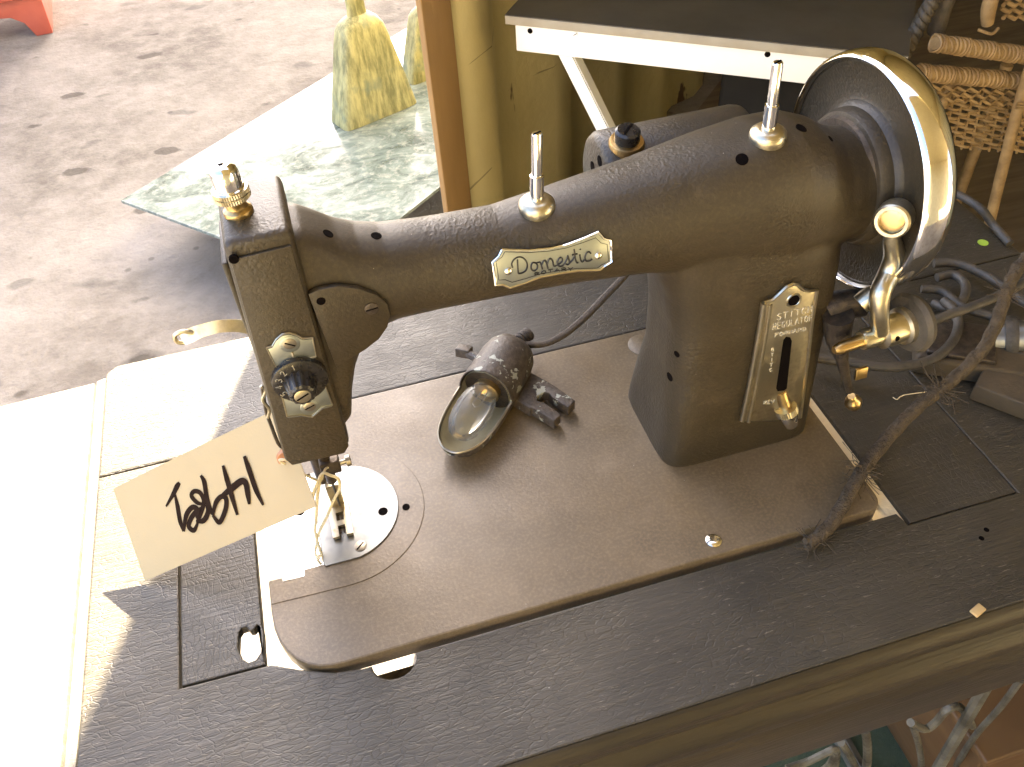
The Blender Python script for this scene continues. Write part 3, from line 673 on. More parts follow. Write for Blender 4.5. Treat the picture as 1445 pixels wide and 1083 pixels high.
# --- spool pins
for (u, v, du) in ((757.5, 291, (.0014, .0388)), (1083.5, 192, (-.0015, .0377))):
    o_, n_ = hit(u, v); ax = Vector((du[0], 0, du[1])); L = ax.length
    pin = obj('spool_pin', xf(lathe([(.0034, -.002), (.0034, L * .44), (.0026, L * .445), (.0026, L * .97), (.0021, L)], 18), axisframe(o_, ax)), 'chrome', mach, 40)
    obj('pin_collar', xf(lathe([(.0086, -.0035), (.0092, .0000), (.0088, .0022), (.0068, .0040), (.0042, .0046)], 28), axisframe(o_, (n_ * .5 + ax.normalized()))), 'nickel', pin, 60)
    obj('slot', xf(box(-.0022, .0022, -.0005, .0005, L * .90, L * 1.004), axisframe(o_, ax, (1, .4, 0))), 'hole', pin, 0)

# --- brand plate
bc, bn = hit(778, 368)
bn = Vector((0, bn.y, bn.z)).normalized(); bp0 = bc + bn * .0016
def bpx(u, v, off=0.0): return onplane(u, v, bp0 + bn * off, bn)
out = [(708.4, 352.9), (704, 362), (695.2, 370.2), (697.5, 386), (699.4, 402.7), (709, 402), (719.4, 406.5), (740, 400), (762, 391.5), (790, 386), (815, 382.5), (846.5, 381.5), (853, 376), (863.4, 369.5), (862.5, 354), (861.3, 339.8), (852, 337), (844, 328), (825, 336.5), (800, 346), (775, 351.5), (745, 354)]
bpl = obj('brand_plate', slab([bpx(u, v) for u, v in out], bn, .0012, .0003), 'plate', mach)
obj('plate_rim', tube([bpx(u, v, .0013) for u, v in out + [out[0]]], .00062, 6, 0), 'chrome', bpl, 50)
cxm, cym = 779, 367
inn = [(cxm + (u - cxm) * .945, cym + (v - cym) * .80) for u, v in out]
obj('rim_line', tube([bpx(u, v, .00115) for u, v in inn + [inn[0]]], .00022, 5, 0), 'ink', bpl, 0)
for u, v in ((717.3, 383), (844.5, 361)):
    obj('rivet', xf(lathe([(.0021, -.0005), (.0021, .0003), (.0014, .0011), (.0004, .0014)], 16), axisframe(bpx(u, v, .0012), bn)), 'rivet', bpl, 60)
DOM = [[(322, 335), (325, 400), (332, 490)], [(268, 425), (258, 385), (275, 345), (310, 315), (355, 305), (400, 325), (430, 370), (432, 425), (410, 465), (370, 488), (332, 492)],
       [(540, 375), (500, 368), (478, 400), (482, 442), (510, 462), (543, 440), (550, 402), (538, 375), (575, 362)], [(575, 360), (590, 385), (605, 445)], [(595, 398), (618, 352), (643, 348), (658, 390), (668, 435)],
       [(658, 388), (680, 335), (705, 325), (723, 350), (735, 405), (762, 405)], [(765, 402), (820, 362), (832, 328), (812, 310), (788, 330), (777, 372), (795, 408), (832, 405), (860, 375)],
       [(855, 385), (882, 325), (893, 290), (905, 330), (915, 365), (897, 390), (870, 385)], [(915, 372), (945, 340), (968, 300)], [(965, 215), (975, 300), (990, 365), (1012, 368)], [(940, 282), (1002, 268)],
       [(1028, 278), (1040, 340), (1058, 358), (1082, 335)], [(1033, 214), (1036, 222)], [(1155, 265), (1132, 246), (1103, 264), (1088, 308), (1100, 348), (1135, 350), (1170, 328)]]
obj('script_lettering', join(*[tube([bpx(690 + a * .12457, 325 + b * .12457, .0014) for a, b in st], .00044, 5, 4) for st in DOM]), 'ink', bpl)['kind'] = 'stuff'
def rotmap(cx, cy):
    f = cx / 7.5; u0, v0 = 690 + (515 + 440 * f) * .12457, 325 + (521 - 64 * f - 14 * math.sin(f * math.pi)) * .12457
    return bpx(u0 + cy * -.25, v0 - cy * 4.2, .00145)
obj('small_lettering', lettering('ROTARY', rotmap, .00024, 1.3), 'ink', bpl)['kind'] = 'stuff'

# --- stitch regulator
rc, rn = hit(1105, 500); rn = Vector((rn.x * .5, rn.y, rn.z)).normalized(); rp0 = rc + rn * .0012
def rpx(u, v, off=0.0): return onplane(u, v, rp0 + rn * off, rn)
ro = [(1077.8, 427.6), (1090, 424), (1101, 414), (1110, 405), (1119, 401.5), (1127, 403), (1133, 409), (1142, 411.5), (1153, 409.5), (1146, 455), (1141, 500), (1135, 545), (1129.6, 589), (1090, 592), (1047.3, 593.5), (1058, 545), (1068, 490), (1074, 455)]
reg = obj('stitch_regulator_plate', slab([rpx(u, v) for u, v in ro], rn, .0014, .0004), 'nickel', mach)
obj('plate_rim', tube([rpx(u, v, .0016) for u, v in ro[:13]][:], .0011, 6, 0), 'nickel', reg, 50)
obj('plate_rim', tube([rpx(u, v, .0014) for u, v in (ro[14:] + [ro[0]])], .0018, 8, 0), 'nickel', reg, 50)
obj('plate_rim', tube([rpx(u + 9, v + 2, .0012) for u, v in (ro[14:] + [ro[0]])], .0013, 8, 0), 'nickel', reg, 50)
sl_ = [(1115, 476), (1117, 481), (1114, 510), (1110, 548), (1106, 551), (1097, 552), (1095, 548), (1100, 515), (1105, 480), (1109, 475)]
obj('slot', slab([rpx(u, v, .0012) for u, v in sl_], rn, .0004, .0001), 'hole', reg, 0)
obj('top_hole', xf(lathe([(.0046, -.001), (.0046, .0003), (.0040, .0006)], 20), axisframe(rpx(1120, 424, .0012), rn)), 'hole', reg, 0)
obj('hole_rim', tube([rpx(1120 + 9.5 * math.cos(a) , 424 + 8.2 * math.sin(a) - 3 * math.cos(a), .0016) for a in [k * math.pi / 9 for k in range(19)]], .0007, 6, 0), 'nickel', reg)
def lmap(u0, v0, u1, v1, n, h, sk=0.0):
    def f(cx, cy):
        q = cx / n; return rpx(u0 + (u1 - u0) * q + sk * cy, v0 + (v1 - v0) * q - cy * h, .0017)
    return f
obj('lettering', join(lettering('STITCH', lmap(1096, 452, 1146, 440, 7.5, 8.5, 1), .00033), lettering('REGULATOR', lmap(1090, 466, 1146, 452.5, 11.4, 8.5, 1), .00033),
    lettering('FORWARD', lmap(1093, 476, 1137, 466.5, 8.8, 5, 1), .00034), lettering('REV', lmap(1077, 571, 1092, 569, 3.6, 4.5, 1), .00030),
    *[lettering(c, lmap(1088.5 - k * .7, 496 + k * 7.2, 1092.5 - k * .7, 495 + k * 7.2, 1, 4), .00030) for k, c in enumerate('STITCH'[:5])]), 'raised', reg)['kind'] = 'stuff'
lv0 = rpx(1101, 552, -.001); lv2 = ony(1117, 601, lv0.y - .0085)
dv = (lv2 - lv0).normalized(); L1 = (lv2 - lv0).length
lev = obj('regulator_lever', xf(lathe([(.0040, 0), (.0040, L1 * .55)], 18), axisframe(lv0, dv)), 'brass', mach)
obj('lever_nut', xf(gear(.0072, L1 * .46, L1 * .62, 30), axisframe(lv0, dv)), 'nickel', lev, 20)
obj('lever_tip', xf(lathe([(.0060, L1 * .62), (.0060, L1 * .70), (.0044, L1 * .98), (.0038, L1)], 20), axisframe(lv0, dv)), 'chrome', lev, 40)

# --- handwheel
HW = Vector((.3670, .1085, .1690))
hwf = axisframe(HW, (1, 0, 0), (0, 0, 1))
hub = [(.0330, -.004), (.0360, -.003), (.0375, .000), (.0378, .004), (.0395, .0055), (.0405, .0075), (.0440, .0085), (.0580, .0065), (.0625, .0050), (.0640, .0060), (.0640, .014), (.0560, .016), (.0300, .018), (.0280, .028), (.0100, .030)]
hub = [(r * .97 if r > .05 else r, z) for r, z in hub]
hw = obj('handwheel', xf(lathe(hub, 72), hwf), 'body', mach, 40)
rim = [(.0640, .0035), (.0652, .0018), (.0664, .0024), (.0675, .0045), (.0682, .0085), (.0684, .0125), (.0678, .0165), (.0662, .0195), (.0642, .0203), (.0635, .0160)]
rim = [(r * .97, z) for r, z in rim]
V, Fc = lathe(rim, 96, False); k_ = len(rim)
Fc += [((k_ - 1) * 96 + a, (k_ - 1) * 96 + (a + 1) % 96, (a + 1) % 96, a) for a in range(96)]
obj('wheel_rim', xf((V, Fc), hwf), 'chrome', hw, 60)
obj('neck_ring', xf(lathe([(.0300, -.0065), (.0330, -.006), (.0340, -.0035), (.0330, -.002)], 60), hwf), 'dark_metal', arm, 40)

# --- bobbin winder with chrome lever
wy = .050
wc = ony(1246, 470, wy)
wl0, wl1 = ony(1204, 480, wy), ony(1232, 474, wy)
wa = Vector((1, .1, .02)).normalized()
wind = obj('winder_hub', xf(join(lathe([(.0052, -.012), (.0060, -.010), (.0060, .000), (.0090, .001), (.0090, .014), (.0110, .015), (.0110, .019)], 28)), axisframe(wc - wa * .003, wa)), 'nickel', mach, 40)
obj('winder_spindle', xf(lathe([(.0020, -.022), (.0030, -.020), (.0036, -.018), (.0040, .000)], 20), axisframe(wc - wa * .011, wa)), 'brass', wind, 40)
obj('friction_ring', xf(lathe([(.0105, .0), (.0165, .001), (.0180, .004), (.0165, .0075), (.0105, .0085)], 36), axisframe(wc + wa * .015, wa)), 'cord', wind, 40)
hole(wc + Vector((.003, -.0085, .002)), (0, -.95, .25), .0016, wind, 'grub_hole')
lvp = [ony(u, v, y) for u, v, y in ((1243, 468, .047), (1241, 440, .047), (1243, 412, .050), (1254, 388, .056), (1262, 364, .058), (1259, 340, .058), (1261, 318, .058))]
obj('winder_lever', tube(lvp, [.0046, .0050, .0056, .0060, .0058, .0046, .0040], 14, 6), 'nickel', wind, 60)
le = ony(1262, 308, .058); lax = Vector((-.75, -.62, .15)).normalized()
obj('lever_eye', xf(lathe([(.0086, -.006), (.0092, -.004), (.0092, .005), (.0082, .006), (.0066, .006), (.0066, .002)], 28), axisframe(le, lax)), 'nickel', wind, 40)
obj('eye_bush', xf(lathe([(.0060, -.003), (.0060, .0040), (.0040, .0045)], 20), axisframe(le, lax)), 'brass', wind, 40)
obj('lever_branch', tube([ony(u, v, .060) for u, v in ((1244, 415), (1228, 420), (1214, 430))], [.006, .0065, .006], 10, 4), 'nickel', wind, 60)
obj('winder_bracket', join(tube([ony(u, v, .075) for u, v in ((1165, 440), (1185, 430), (1215, 428))], .0085, 10, 4), tube([ony(u, v, .066) for u, v in ((1183, 445), (1182, 475), (1188, 505))], [.009, .0075, .004], 10, 4)), 'dark_metal', mach, 60)
ballp = [ony(u, v, .060) for u, v in ((1186, 495), (1190, 518), (1195, 538), (1199, 552))]
bl = obj('release_lever', tube(ballp, [.0038, .0034, .0026, .0024], 10, 4), 'dark_metal', mach, 60)
obj('ball_knob', xf(lathe([(.0024, -.0075), (.0032, -.006), (.0032, -.0045), (.0046, -.003), (.0055, 0), (.0046, .0034), (.002, .0052)], 20), axisframe(ony(1204, 568, .060), ony(1204, 568, .060) - ony(1198, 548, .060))), 'brass', bl, 60)
obj('brass_tab', bevelled(xf(box(-.004, .004, -.001, .001, -.004, .004), axisframe(ony(1215, 527, .062), (0, .2, 1))), .0003), 'brass', bl)

# --- motor behind the arm
my, mr = .168, .0275
pt = ony(950, 178, my); d_ = ray(950, 178); ang = math.atan2(-d_[2], d_[1])
mzc = pt.z - mr / math.cos(ang) + .007
xl = ony(838, 225, my).x; mlen = ony(1052, 168, my).x - xl
mot = obj('motor', xf(lathe([(.0215, -.001), (.0255, .001), (mr, .004), (mr, mlen - .007), (.0265, mlen - .003), (.022, mlen)], 48), axisframe((xl + .002, my, mzc), (1, 0, 0))), 'body', mach, 40)
for (u, v) in ((846, 228), (836, 236)):
    hole(onx(u, v, xl + .0008), (-1, 0, 0), .0034, mot, 'vent_hole')
def cyl_hit(u, v):
    d = Vector(ray(u, v)); c = Vector(CAM); a = d.y ** 2 + d.z ** 2; oy, oz = c.y - my, c.z - mzc
    b = 2 * (oy * d.y + oz * d.z); cc = oy * oy + oz * oz - mr * mr; disc = max(b * b - 4 * a * cc, 0)
    t = (-b - math.sqrt(disc)) / (2 * a); return c + d * t
cb = cyl_hit(884, 203); cn = Vector((0, cb.y - my, cb.z - mzc)).normalized(); cn = (cn + Vector((0, 0, 1.2))).normalized()
brush = obj('brush_cap_ring', xf(lathe([(.0098, -.004), (.0104, .0005), (.0096, .0022), (.007, .0026)], 28), axisframe(cb, cn)), 'brass', mot, 50)
obj('brush_cap', xf(lathe([(.0072, .002), (.0072, .0085), (.0060, .0098)], 24), axisframe(cb, cn)), 'bakelite', brush, 40)
obj('slot', xf(box(-.005, .005, -.0007, .0007, .0098, .0102), axisframe(cb, cn, (1, 1, 0))), 'hole', brush, 0)

# ================================================================== DETACHED LAMP lying on the bed
lamp = thing('sewing_lamp', (.165, .155, .0), 'chipped detached machine lamp with bare bulb lying on the bed', 'lamp')
LB = onz(727, 490, .0225); LT = Vector((.1255, .1165, .0150))
la = (LT - LB).normalized(); lz = Vector((0, 0, 1)); lz = (lz - la * lz.dot(la)).normalized(); lx = la.cross(lz)
LL = (LT - LB).length
lf = Matrix(((lx.x, lz.x, la.x, LB.x), (lx.y, lz.y, la.y, LB.y), (lx.z, lz.z, la.z, LB.z), (0, 0, 0, 1)))   # local x side, y up, z along
def shade(th):
    V, Fc = [], []; ts0 = [0, .01, .03, .08, .16, .25, .34, .42, .46, .50, .56, .64, .72, .80, .87, .93, .97, 1.0]; n = 56
    rr0 = [.006, .010, .0145, .0172, .0185, .0188, .0190, .0192, .0193, .0193, .0193, .0191, .0186, .0175, .0156, .0124, .0085, .0040]
    ts = sorted(set(ts0 + [.44 + .005 * k for k in range(11)] + [.36, .38, .40, .985, .95, .90, .84, .76])); rr = [float(np.interp(t_, ts0, rr0)) for t_ in ts]
    for t, r in zip(ts, rr):
        r = r - th
        if t <= .44: a0, a1 = 90, -270
        else:
            k = min(1, (t - .44) / .05) ** .5; e = 0
            a0, a1 = 0 + e * .0 + (90 - 0) * (1 - k), -180 - (90) * (1 - k)
        for j in range(n + 1):
            a = rad(a0 + (a1 - a0) * j / n); V.append((r * math.cos(a), r * math.sin(a), t * LL))
    for i in range(len(ts) - 1):
        for j in range(n): p = i * (n + 1) + j; Fc.append((p, p + 1, p + n + 2, p + n + 1))
    me = bpy.data.meshes.new('shade'); me.from_pydata(V, [], Fc); bm = bmesh.new(); bm.from_mesh(me)
    bmesh.ops.remove_doubles(bm, verts=bm.verts, dist=1e-5); bmesh.ops.recalc_face_normals(bm, faces=bm.faces); bm.to_mesh(me); bm.free()
    me.transform(lf); return me
sh = obj('lamp_shade', shade(0), 'lamp', lamp, 60)
sm = sh.modifiers.new('t', 'SOLIDIFY'); sm.thickness = .0008; sm.offset = -1
inner = obj('shade_lining', shade(.0012), 'lamp_in', lamp, 60)
rimp = []
for t, r in ((.475, .0194), (.56, .0194), (.64, .0192), (.72, .0187), (.80, .0176), (.87, .0157), (.93, .0125), (.97, .0086), (1.0, .0040)): rimp.append((r, t))
rp = [lf @ Vector((r, .0002, t * LL)) for r, t in rimp] + [lf @ Vector((-r, .0002, t * LL)) for r, t in rimp[::-1]]
obj('shade_rim', tube(rp, .00095, 6, 3), 'screw', sh, 60)
obj('rear_cap', xf(lathe([(.003, -.002), (.0075, -.001), (.0075, .003)], 20), lf), 'lamp', lamp, 50)
obj('socket_wall', xf(lathe([(.0182, .43 * LL), (.0182, .432 * LL), (.0075, .433 * LL)], 32), lf), 'dark_metal', lamp, 40)
sk = obj('bulb_socket', xf(lathe([(.0095, .42 * LL), (.0098, .475 * LL), (.0086, .485 * LL)], 28), lf @ Matrix.Translation((0, .0015, 0))), 'brass', lamp, 40)
bz = .48 * LL
bulb_p = [(r * 1.16, bz + (z - bz) * 1.12) for r, z in [(.0070, bz), (.0085, bz + .003), (.0102, bz + .007), (.0108, bz + .014), (.0106, bz + .022), (.0094, bz + .029), (.0066, bz + .0345), (.003, bz + .0368), (.0004, bz + .0372)]]
bulb = obj('bulb', xf(lathe(bulb_p, 36), lf @ Matrix.Translation((0, .0035, 0))), 'glass', lamp, 70)
obj('filament', tube([lf @ Vector((a, .0035 + b, bz + c)) for a, b, c in ((-.002, 0, .001), (-.003, .001, .012), (-.001, .002, .016), (.0015, .001, .014), (.003, 0, .012), (.002, 0, .001))], .00035, 5, 5), 'filament', bulb)
# mounting bracket with fork
b0 = onz(728, 548, .010); e1, e2 = onz(806, 566, .008), onz(788, 598, .006)
ba = ((e1 + e2) / 2 - onz(716, 532, .010)); ba.z = -.002; BL = ba.length; ba.normalize(); bu = Vector((0, 0, 1)); bu = (bu - ba * bu.dot(ba)).normalized(); bs = bu.cross(ba)
bf = Matrix(((ba.x, bs.x, bu.x, onz(716, 532, .012).x), (ba.y, bs.y, bu.y, onz(716, 532, .012).y), (ba.z, bs.z, bu.z, .0125), (0, 0, 0, 1)))
fork = [(-.004, -.0135), (BL * .62, -.0135), (BL * .62, -.0120), (BL, -.0120), (BL, -.0045), (BL * .70, -.0035), (BL * .60, -.005), (BL * .55, -.001), (BL * .57, .004), (BL * .64, .0058), (BL * .72, .0040), (BL, .0035), (BL, .0115), (BL * .62, .0135), (-.004, .0130)]
obj('lamp_bracket', bevelled(xf(prism(fork, -.0085, .0005), bf), .0007), 'lamp', lamp, 40)
ln = onz(655, 497, .022)
obj('lamp_switch', bevelled(xf(box(-.0055, .0055, -.004, .004, -.003, .004), axisframe(ln, (.1, .2, 1), (.8, -.6, 0))), .001), 'lamp', lamp)
obj('switch_stem', tube([ln, lf @ Vector((-.010, .008, .03))], .003, 8, 0), 'lamp', lamp)
cc0 = lf @ Vector((0, 0, -.004))
obj('cord_binding', join(*[tube([cc0 + Vector((.0025 * k, .0018 * k, .0006 * math.sin(k))) + Vector((-.55 * .0042 * math.cos(a), .83 * .0042 * math.cos(a), .0042 * math.sin(a))) for a in [j * math.pi / 5 for j in range(11)]], .0013, 6, 0) for k in range(5)]), 'lamp_cord', lamp, 60)
for dz, dx in ((0, 0), (-.0022, .004)):
    cpts = [cc0 + Vector((0, 0, dz))] + [onz(u + dx * 700, v, z) for u, v, z in ((765, 486, .023), (795, 472, .024), (826, 446, .026), (852, 419, .028), (878, 392, .030), (900, 366, .030), (920, 340, .02))]
    obj('lamp_cord', tube(cpts, .0021, 8, 5), 'lamp_cord', lamp, 60)

# ================================================================== PRICE TAG
B_ = onz(205, 820, -.0015); A_ = onz(160, 690, .034); C_ = onz(447, 715, .057); D_ = A_ + (C_ - B_)
tg = thing('price_tag', B_, 'cream card price tag with handwritten marker scrawl, tied to the needle', 'price tag')
tn = (C_ - B_).cross(A_ - B_).normalized()
if tn.dot(Vector(CAM) - B_) < 0: tn = -tn
rows, cols = 8, 16
def tagp(a, b, off=0.0):
    return B_ + (C_ - B_) * a + (A_ - B_) * b + tn * (off + .0016 * math.sin(a * math.pi) * math.sin(.6 + b))
V = [tagp(i / cols, j / rows) for j in range(rows + 1) for i in range(cols + 1)]
Fc = [(j * (cols + 1) + i, j * (cols + 1) + i + 1, (j + 1) * (cols + 1) + i + 1, (j + 1) * (cols + 1) + i) for j in range(rows) for i in range(cols)]
co = obj('card', (V, Fc), 'card', tg, 0); cm_ = co.modifiers.new('t', 'SOLIDIFY'); cm_.thickness = .00045; cm_.offset = 0
def tagpix(u, v, off):
    q = onplane(u, v, B_, tn) - B_; e1, e2 = C_ - B_, A_ - B_
    a11, a12, a22 = e1.dot(e1), e1.dot(e2), e2.dot(e2); r1, r2 = q.dot(e1), q.dot(e2); dt = a11 * a22 - a12 * a12
    return tagp((r1 * a22 - r2 * a12) / dt, (a11 * r2 - a12 * r1) / dt, off)
HAND = [([(262, 440), (235, 480), (195, 560), (122, 682)], 22, 12), ([(215, 560), (240, 680), (265, 830), (300, 935)], 15, 17), ([(300, 935), (330, 770), (392, 690), (440, 715), (385, 790), (352, 880), (405, 925), (445, 850)], 18, 16),
        ([(445, 850), (490, 720), (510, 620), (470, 540), (410, 528), (385, 575), (440, 640), (500, 660)], 16, 14), ([(480, 365), (515, 430), (540, 590), (572, 710), (612, 770)], 16, 18), ([(430, 830), (505, 825), (552, 740), (540, 660)], 18, 18), ([(480, 690), (440, 760), (470, 840)], 14, 20),
        ([(600, 770), (635, 640), (690, 580), (735, 600), (735, 690), (690, 815), (655, 838), (600, 770)], 17, 16), ([(690, 580), (790, 500), (890, 425), (935, 450), (955, 560), (970, 660)], 24, 17), ([(707, 265), (745, 400), (795, 580), (850, 768)], 18, 17), ([(920, 170), (965, 300), (1040, 520), (1110, 668)], 20, 15)]
wr = []
for k, (st, w0, w1) in enumerate(HAND):
    pts = [tagpix(220 + a * .13846, 620 + b * .13846, .00042 + .00003 * k) for a, b in st]
    sc_ = .000092
    n_ = len(pts); rr = [max(.4, (1 if 0 < i < n_ - 1 else .55)) * (w0 + (w1 - w0) * i / (n_ - 1)) * 2 * sc_ for i in range(n_)]
    wr.append(tube(pts, rr, 4, 5, (1.0, .00012, tn)))
obj('handwriting', join(*wr), 'marker', tg, 0)['kind'] = 'stuff'
st1 = [ony(u, v, y) for u, v, y in ((440, 700, .100), (450, 678, .097), (456, 668, .095), (466, 671, .092), (477, 676, .090), (479, 690, .090), (470, 708, .088), (461, 730, .084), (450, 752, .080), (446, 772, .078), (448, 790, .074), (455, 801, .070))]
st2 = [ony(u, v, y) for u, v, y in ((440, 705, .100), (452, 672, .097), (448, 700, .090), (446, 730, .086), (445, 752, .080), (451, 775, .076), (456, 790, .072))]
for st in (st1, st2):
    st = [Vector((q.x, q.y, max(q.z, .0022))) for q in st]
    obj('string', tube(st, .00095, 6, 5), 'string', tg, 60)
obj('string_loop', tube([tagp(.965, .5, .001), tagp(.93, .52, .004), ony(448, 678, .097), ony(456, 668, .095), ony(462, 660, .100), ony(476, 662, .106)], .00075, 6, 5), 'string', tg, 60)

# ================================================================== CORDS and bits on the table
def cable(name, pts, r, mat, label, cat='cord', group=None):
    pts = [onz(u, v, z) for u, v, z in pts]
    pts = [Vector((q.x, q.y, max(q.z, TZ + (r if not isinstance(r, list) else max(r))))) for q in pts]
    return tag(obj(name, tube(pts, r, 10, 6), mat, None, 60), label, cat, group)
cable('power_cord', [(1150, 505, .012), (1200, 512, .014), (1258, 518, .016), (1310, 510, .016), (1340, 488, .016), (1352, 462, .016), (1346, 438, .016), (1332, 425, .014)], .0036, 'cord', 'grey rubber cord curving round from under the handwheel to the winder')
cable('power_cord', [(1296, 462, .030), (1335, 446, .034), (1375, 432, .036), (1412, 416, .036), (1440, 402, .034), (1475, 380, .03)], .0034, 'cord', 'straight stretched grey cord running from winder ring to the frayed rope')
cable('power_cord', [(1300, 408, .012), (1330, 412, .012), (1362, 436, .014), (1395, 446, .014), (1425, 462, .012), (1470, 470, .010)], .0032, 'cord', 'limp grey cord lying under the stretched cord behind the frayed rope')
cable('power_cord', [(1318, 372, .006), (1350, 372, .007), (1385, 386, .008), (1415, 404, .010), (1450, 430, .010)], .0036, 'cord', 'dusty cord arching away from the wheel rim, farthest of the tangle')
cable('power_cord', [(1322, 392, .010), (1345, 388, .011), (1362, 402, .012), (1358, 424, .012), (1338, 436, .010), (1318, 428, .006)], .0034, 'cord', 'small closed loop of dusty cord beside the wheel rim')
cable('power_cord', [(1335, 268, .0), (1362, 280, .012), (1385, 296, .012), (1402, 318, .003), (1425, 345, -.0)], .0034, 'cord', 'black cord end crossing the table edge near the rattan chair leg')
cable('power_cord', [(1405, 492, .010), (1425, 500, .010), (1450, 506, .010), (1490, 512, .01)], .0034, 'cord', 'short grey cord passing over the dusty brown block')
rope = thing('frayed_rope', onz(1215, 668, TZ), 'thick frayed brown cloth-covered cord hanging across the table corner', 'cord')
RP = [(1140, 768, .006), (1168, 745, .008), (1190, 712, .010), (1212, 672, .012), (1235, 640, .014), (1265, 605, .017), (1298, 572, .020), (1330, 548, .025), (1362, 520, .032), (1392, 485, .042), (1410, 445, .055), (1420, 412, .065), (1432, 385, .075), (1450, 362, .08)]
rpts = spline([onz(*q) for q in RP], 5)
obj('main_strand', tube(rpts, [.003, .004, .0042, .0042, .0040, .0038, .0038, .0036, .0036], 10, 0), 'cloth_cord', rope, 60)
for ph in (0, 2.1, 4.2):
    tw = []
    for i, q in enumerate(rpts):
        a = i * .55 + ph; tw.append(q + Vector((math.cos(a) * .0030, .5 * math.sin(a) * .0030, .7 * math.sin(a) * .0030)))
    obj('outer_strand', tube(tw, .0023, 6, 0), 'cloth_cord', rope, 60)
fz = []
for c_, k, s_ in (((1218, 668, .014), 46, .012), ((1325, 550, .026), 60, .014), ((1150, 762, .006), 34, .012), ((1420, 415, .064), 30, .012)):
    c0 = onz(*c_)
    for i in range(k):
        a = Vector((random.gauss(0, 1), random.gauss(0, 1), random.gauss(0, .7))).normalized() * s_ * random.uniform(.4, 1.2)
        b = a + Vector((random.gauss(0, 1), random.gauss(0, 1), random.gauss(0, .5))) * .004
        fz.append(tube([c0 + a * .2, c0 + a * .7, c0 + b], .00028, 3, 0))
fo = obj('frayed_fibres', join(*fz), 'cloth_cord', rope, 0); fo['kind'] = 'stuff'
# dusty block, controller, tape roll
blk = obj('wooden_block', bevelled(xf(box(-.030, .030, -.022, .022, 0, .014), axisframe(onz(1432, 545, TZ), (0, 0, 1), (.8, .6, 0))), .0015), 'dust_box'); tag(blk, 'dusty brown wooden block lying under the cord tangle', 'block')
fcn = thing('foot_control', onz(1345, 505, TZ), 'dusty brown control box half buried under the cords', 'controller')
fq = axisframe(onz(1348, 508, TZ), (0, 0, 1), (.83, -.55, 0))
obj('control_case', bevelled(xf(box(-.030, .045, -.022, .024, 0, .016), fq), .003), 'dust_box', fcn)
obj('control_lid', bevelled(xf(box(-.024, .020, -.018, .020, .0155, .0195), fq), .001), 'dark_metal', fcn)
rl = thing('chrome_fitting', onz(1432, 470, .0), 'small bright metal fitting half hidden by the frayed rope', 'fitting')
rq = axisframe(onz(1424, 478, .012), (.8, -.5, .2))
obj('fitting_body', xf(lathe([(.010, -.012), (.013, -.010), (.013, .010), (.009, .012)], 24), rq), 'steel', rl, 40)
obj('fitting_collar', xf(lathe([(.0155, -.004), (.0165, 0), (.0155, .004)], 24), rq), 'cord', rl, 40)
dot = obj('paper_dot', xf(lathe([(.0042, 0), (.0042, .0004)], 20), axisframe(onz(1387, 343, TZ), (0, 0, 1))), 'leafspot', None, 0); tag(dot, 'lime green paper dot lying on the table behind the handwheel', 'paper dot')
chp = obj('wood_chip', bevelled(xf(box(-.004, .004, -.0025, .0025, 0, .002), axisframe(onz(1379, 863, TZ), (0, 0, 1), (.9, .3, 0))), .0006), 'chip'); tag(chp, 'tiny tan wood chip near the moulded front edge', 'chip')
stw = obj('straw', tube([onz(u, v, TZ + .0008) for u, v in ((1260, 561), (1266, 564), (1275, 558), (1310, 553))], .0004, 4, 3), 'bare_wood', None, 0); tag(stw, 'thin pale straw of dry fibre lying behind the bed corner', 'straw')

# ================================================================== WORKBENCH
bd = Vector((math.sin(rad(127)), math.cos(rad(127)), 0)); bb = Vector((-bd.y, bd.x, 0))
if bb.y < 0: bb = -bb
bo_ = onz(712, 21, -.08)
bfm = frame(bo_, bd, bb, (0, 0, 1))
bench = thing('workbench', (bo_.x + .3 * bd.x + .25 * bb.x, bo_.y + .3 * bd.y + .25 * bb.y, GZ + .03), 'workbench with dark top and white steel frame inside the container', 'workbench')
def inb(u, v, y): return onplane(u, v, bfm @ Vector((0, y, 0)), bb)
bw = (inb(1281, 84, 0) - bo_).dot(bd)
obj('bench_top', bevelled(xf(box(0, bw, 0, .50, -.0015, .0), bfm), .0004), 'bench_top', bench)
obj('top_edge', bevelled(xf(box(0, bw, .0003, .499, -.0145, -.0017), bfm), .001), 'bench_edge', bench)
q1 = inb(728, 40, .008); q2 = inb(728.4, 71, .008); ax0 = (q1 - bo_).dot(bd); az0 = q2.z - bo_.z
obj('front_rail', bevelled(xf(box(ax0, bw - .004, .006, .010, az0, -.0148), bfm), .001), 'white_metal', bench)
obj('rail_lip', xf(box(ax0, bw - .004, .0105, .03, az0, az0 + .002), bfm), 'white_metal', bench, 0)
for (u, v) in ((748, 44), (1083, 77)):
    hole(inb(u, v, .006), -bb, .0042, bench, 'bolt_hole')
for (u, v) in ((812, 48.5), (1165, 86)):
    slot_screw('rail_screw', inb(u, v, .006), -bb, .0038, .0012, bench, 'white_metal', .6)
def strut(pa, pb_, y, wd):
    a, b = inb(*pa, y), inb(*pb_, y); b = a + (b - a) * 1.9
    a = a - (b - a) * .04
    obj('strut', tube([a, b], 1, 4, 0, (wd, .004, bb)), 'white_metal', bench, 0)
    side = Vector((0, 0, 1)).cross(bb)
    d = (b - a).normalized(); s_ = d.cross(bb)
    obj('strut_flange', tube([a + s_ * wd * .5 + bb * .012, b + s_ * wd * .5 + bb * .012], 1, 4, 0, (.003, .022, bb)), 'white_metal', bench, 0)
strut((797, 76), (857, 196), .014, .019)
strut((1112, 128), (1072, 185), .30, .016)
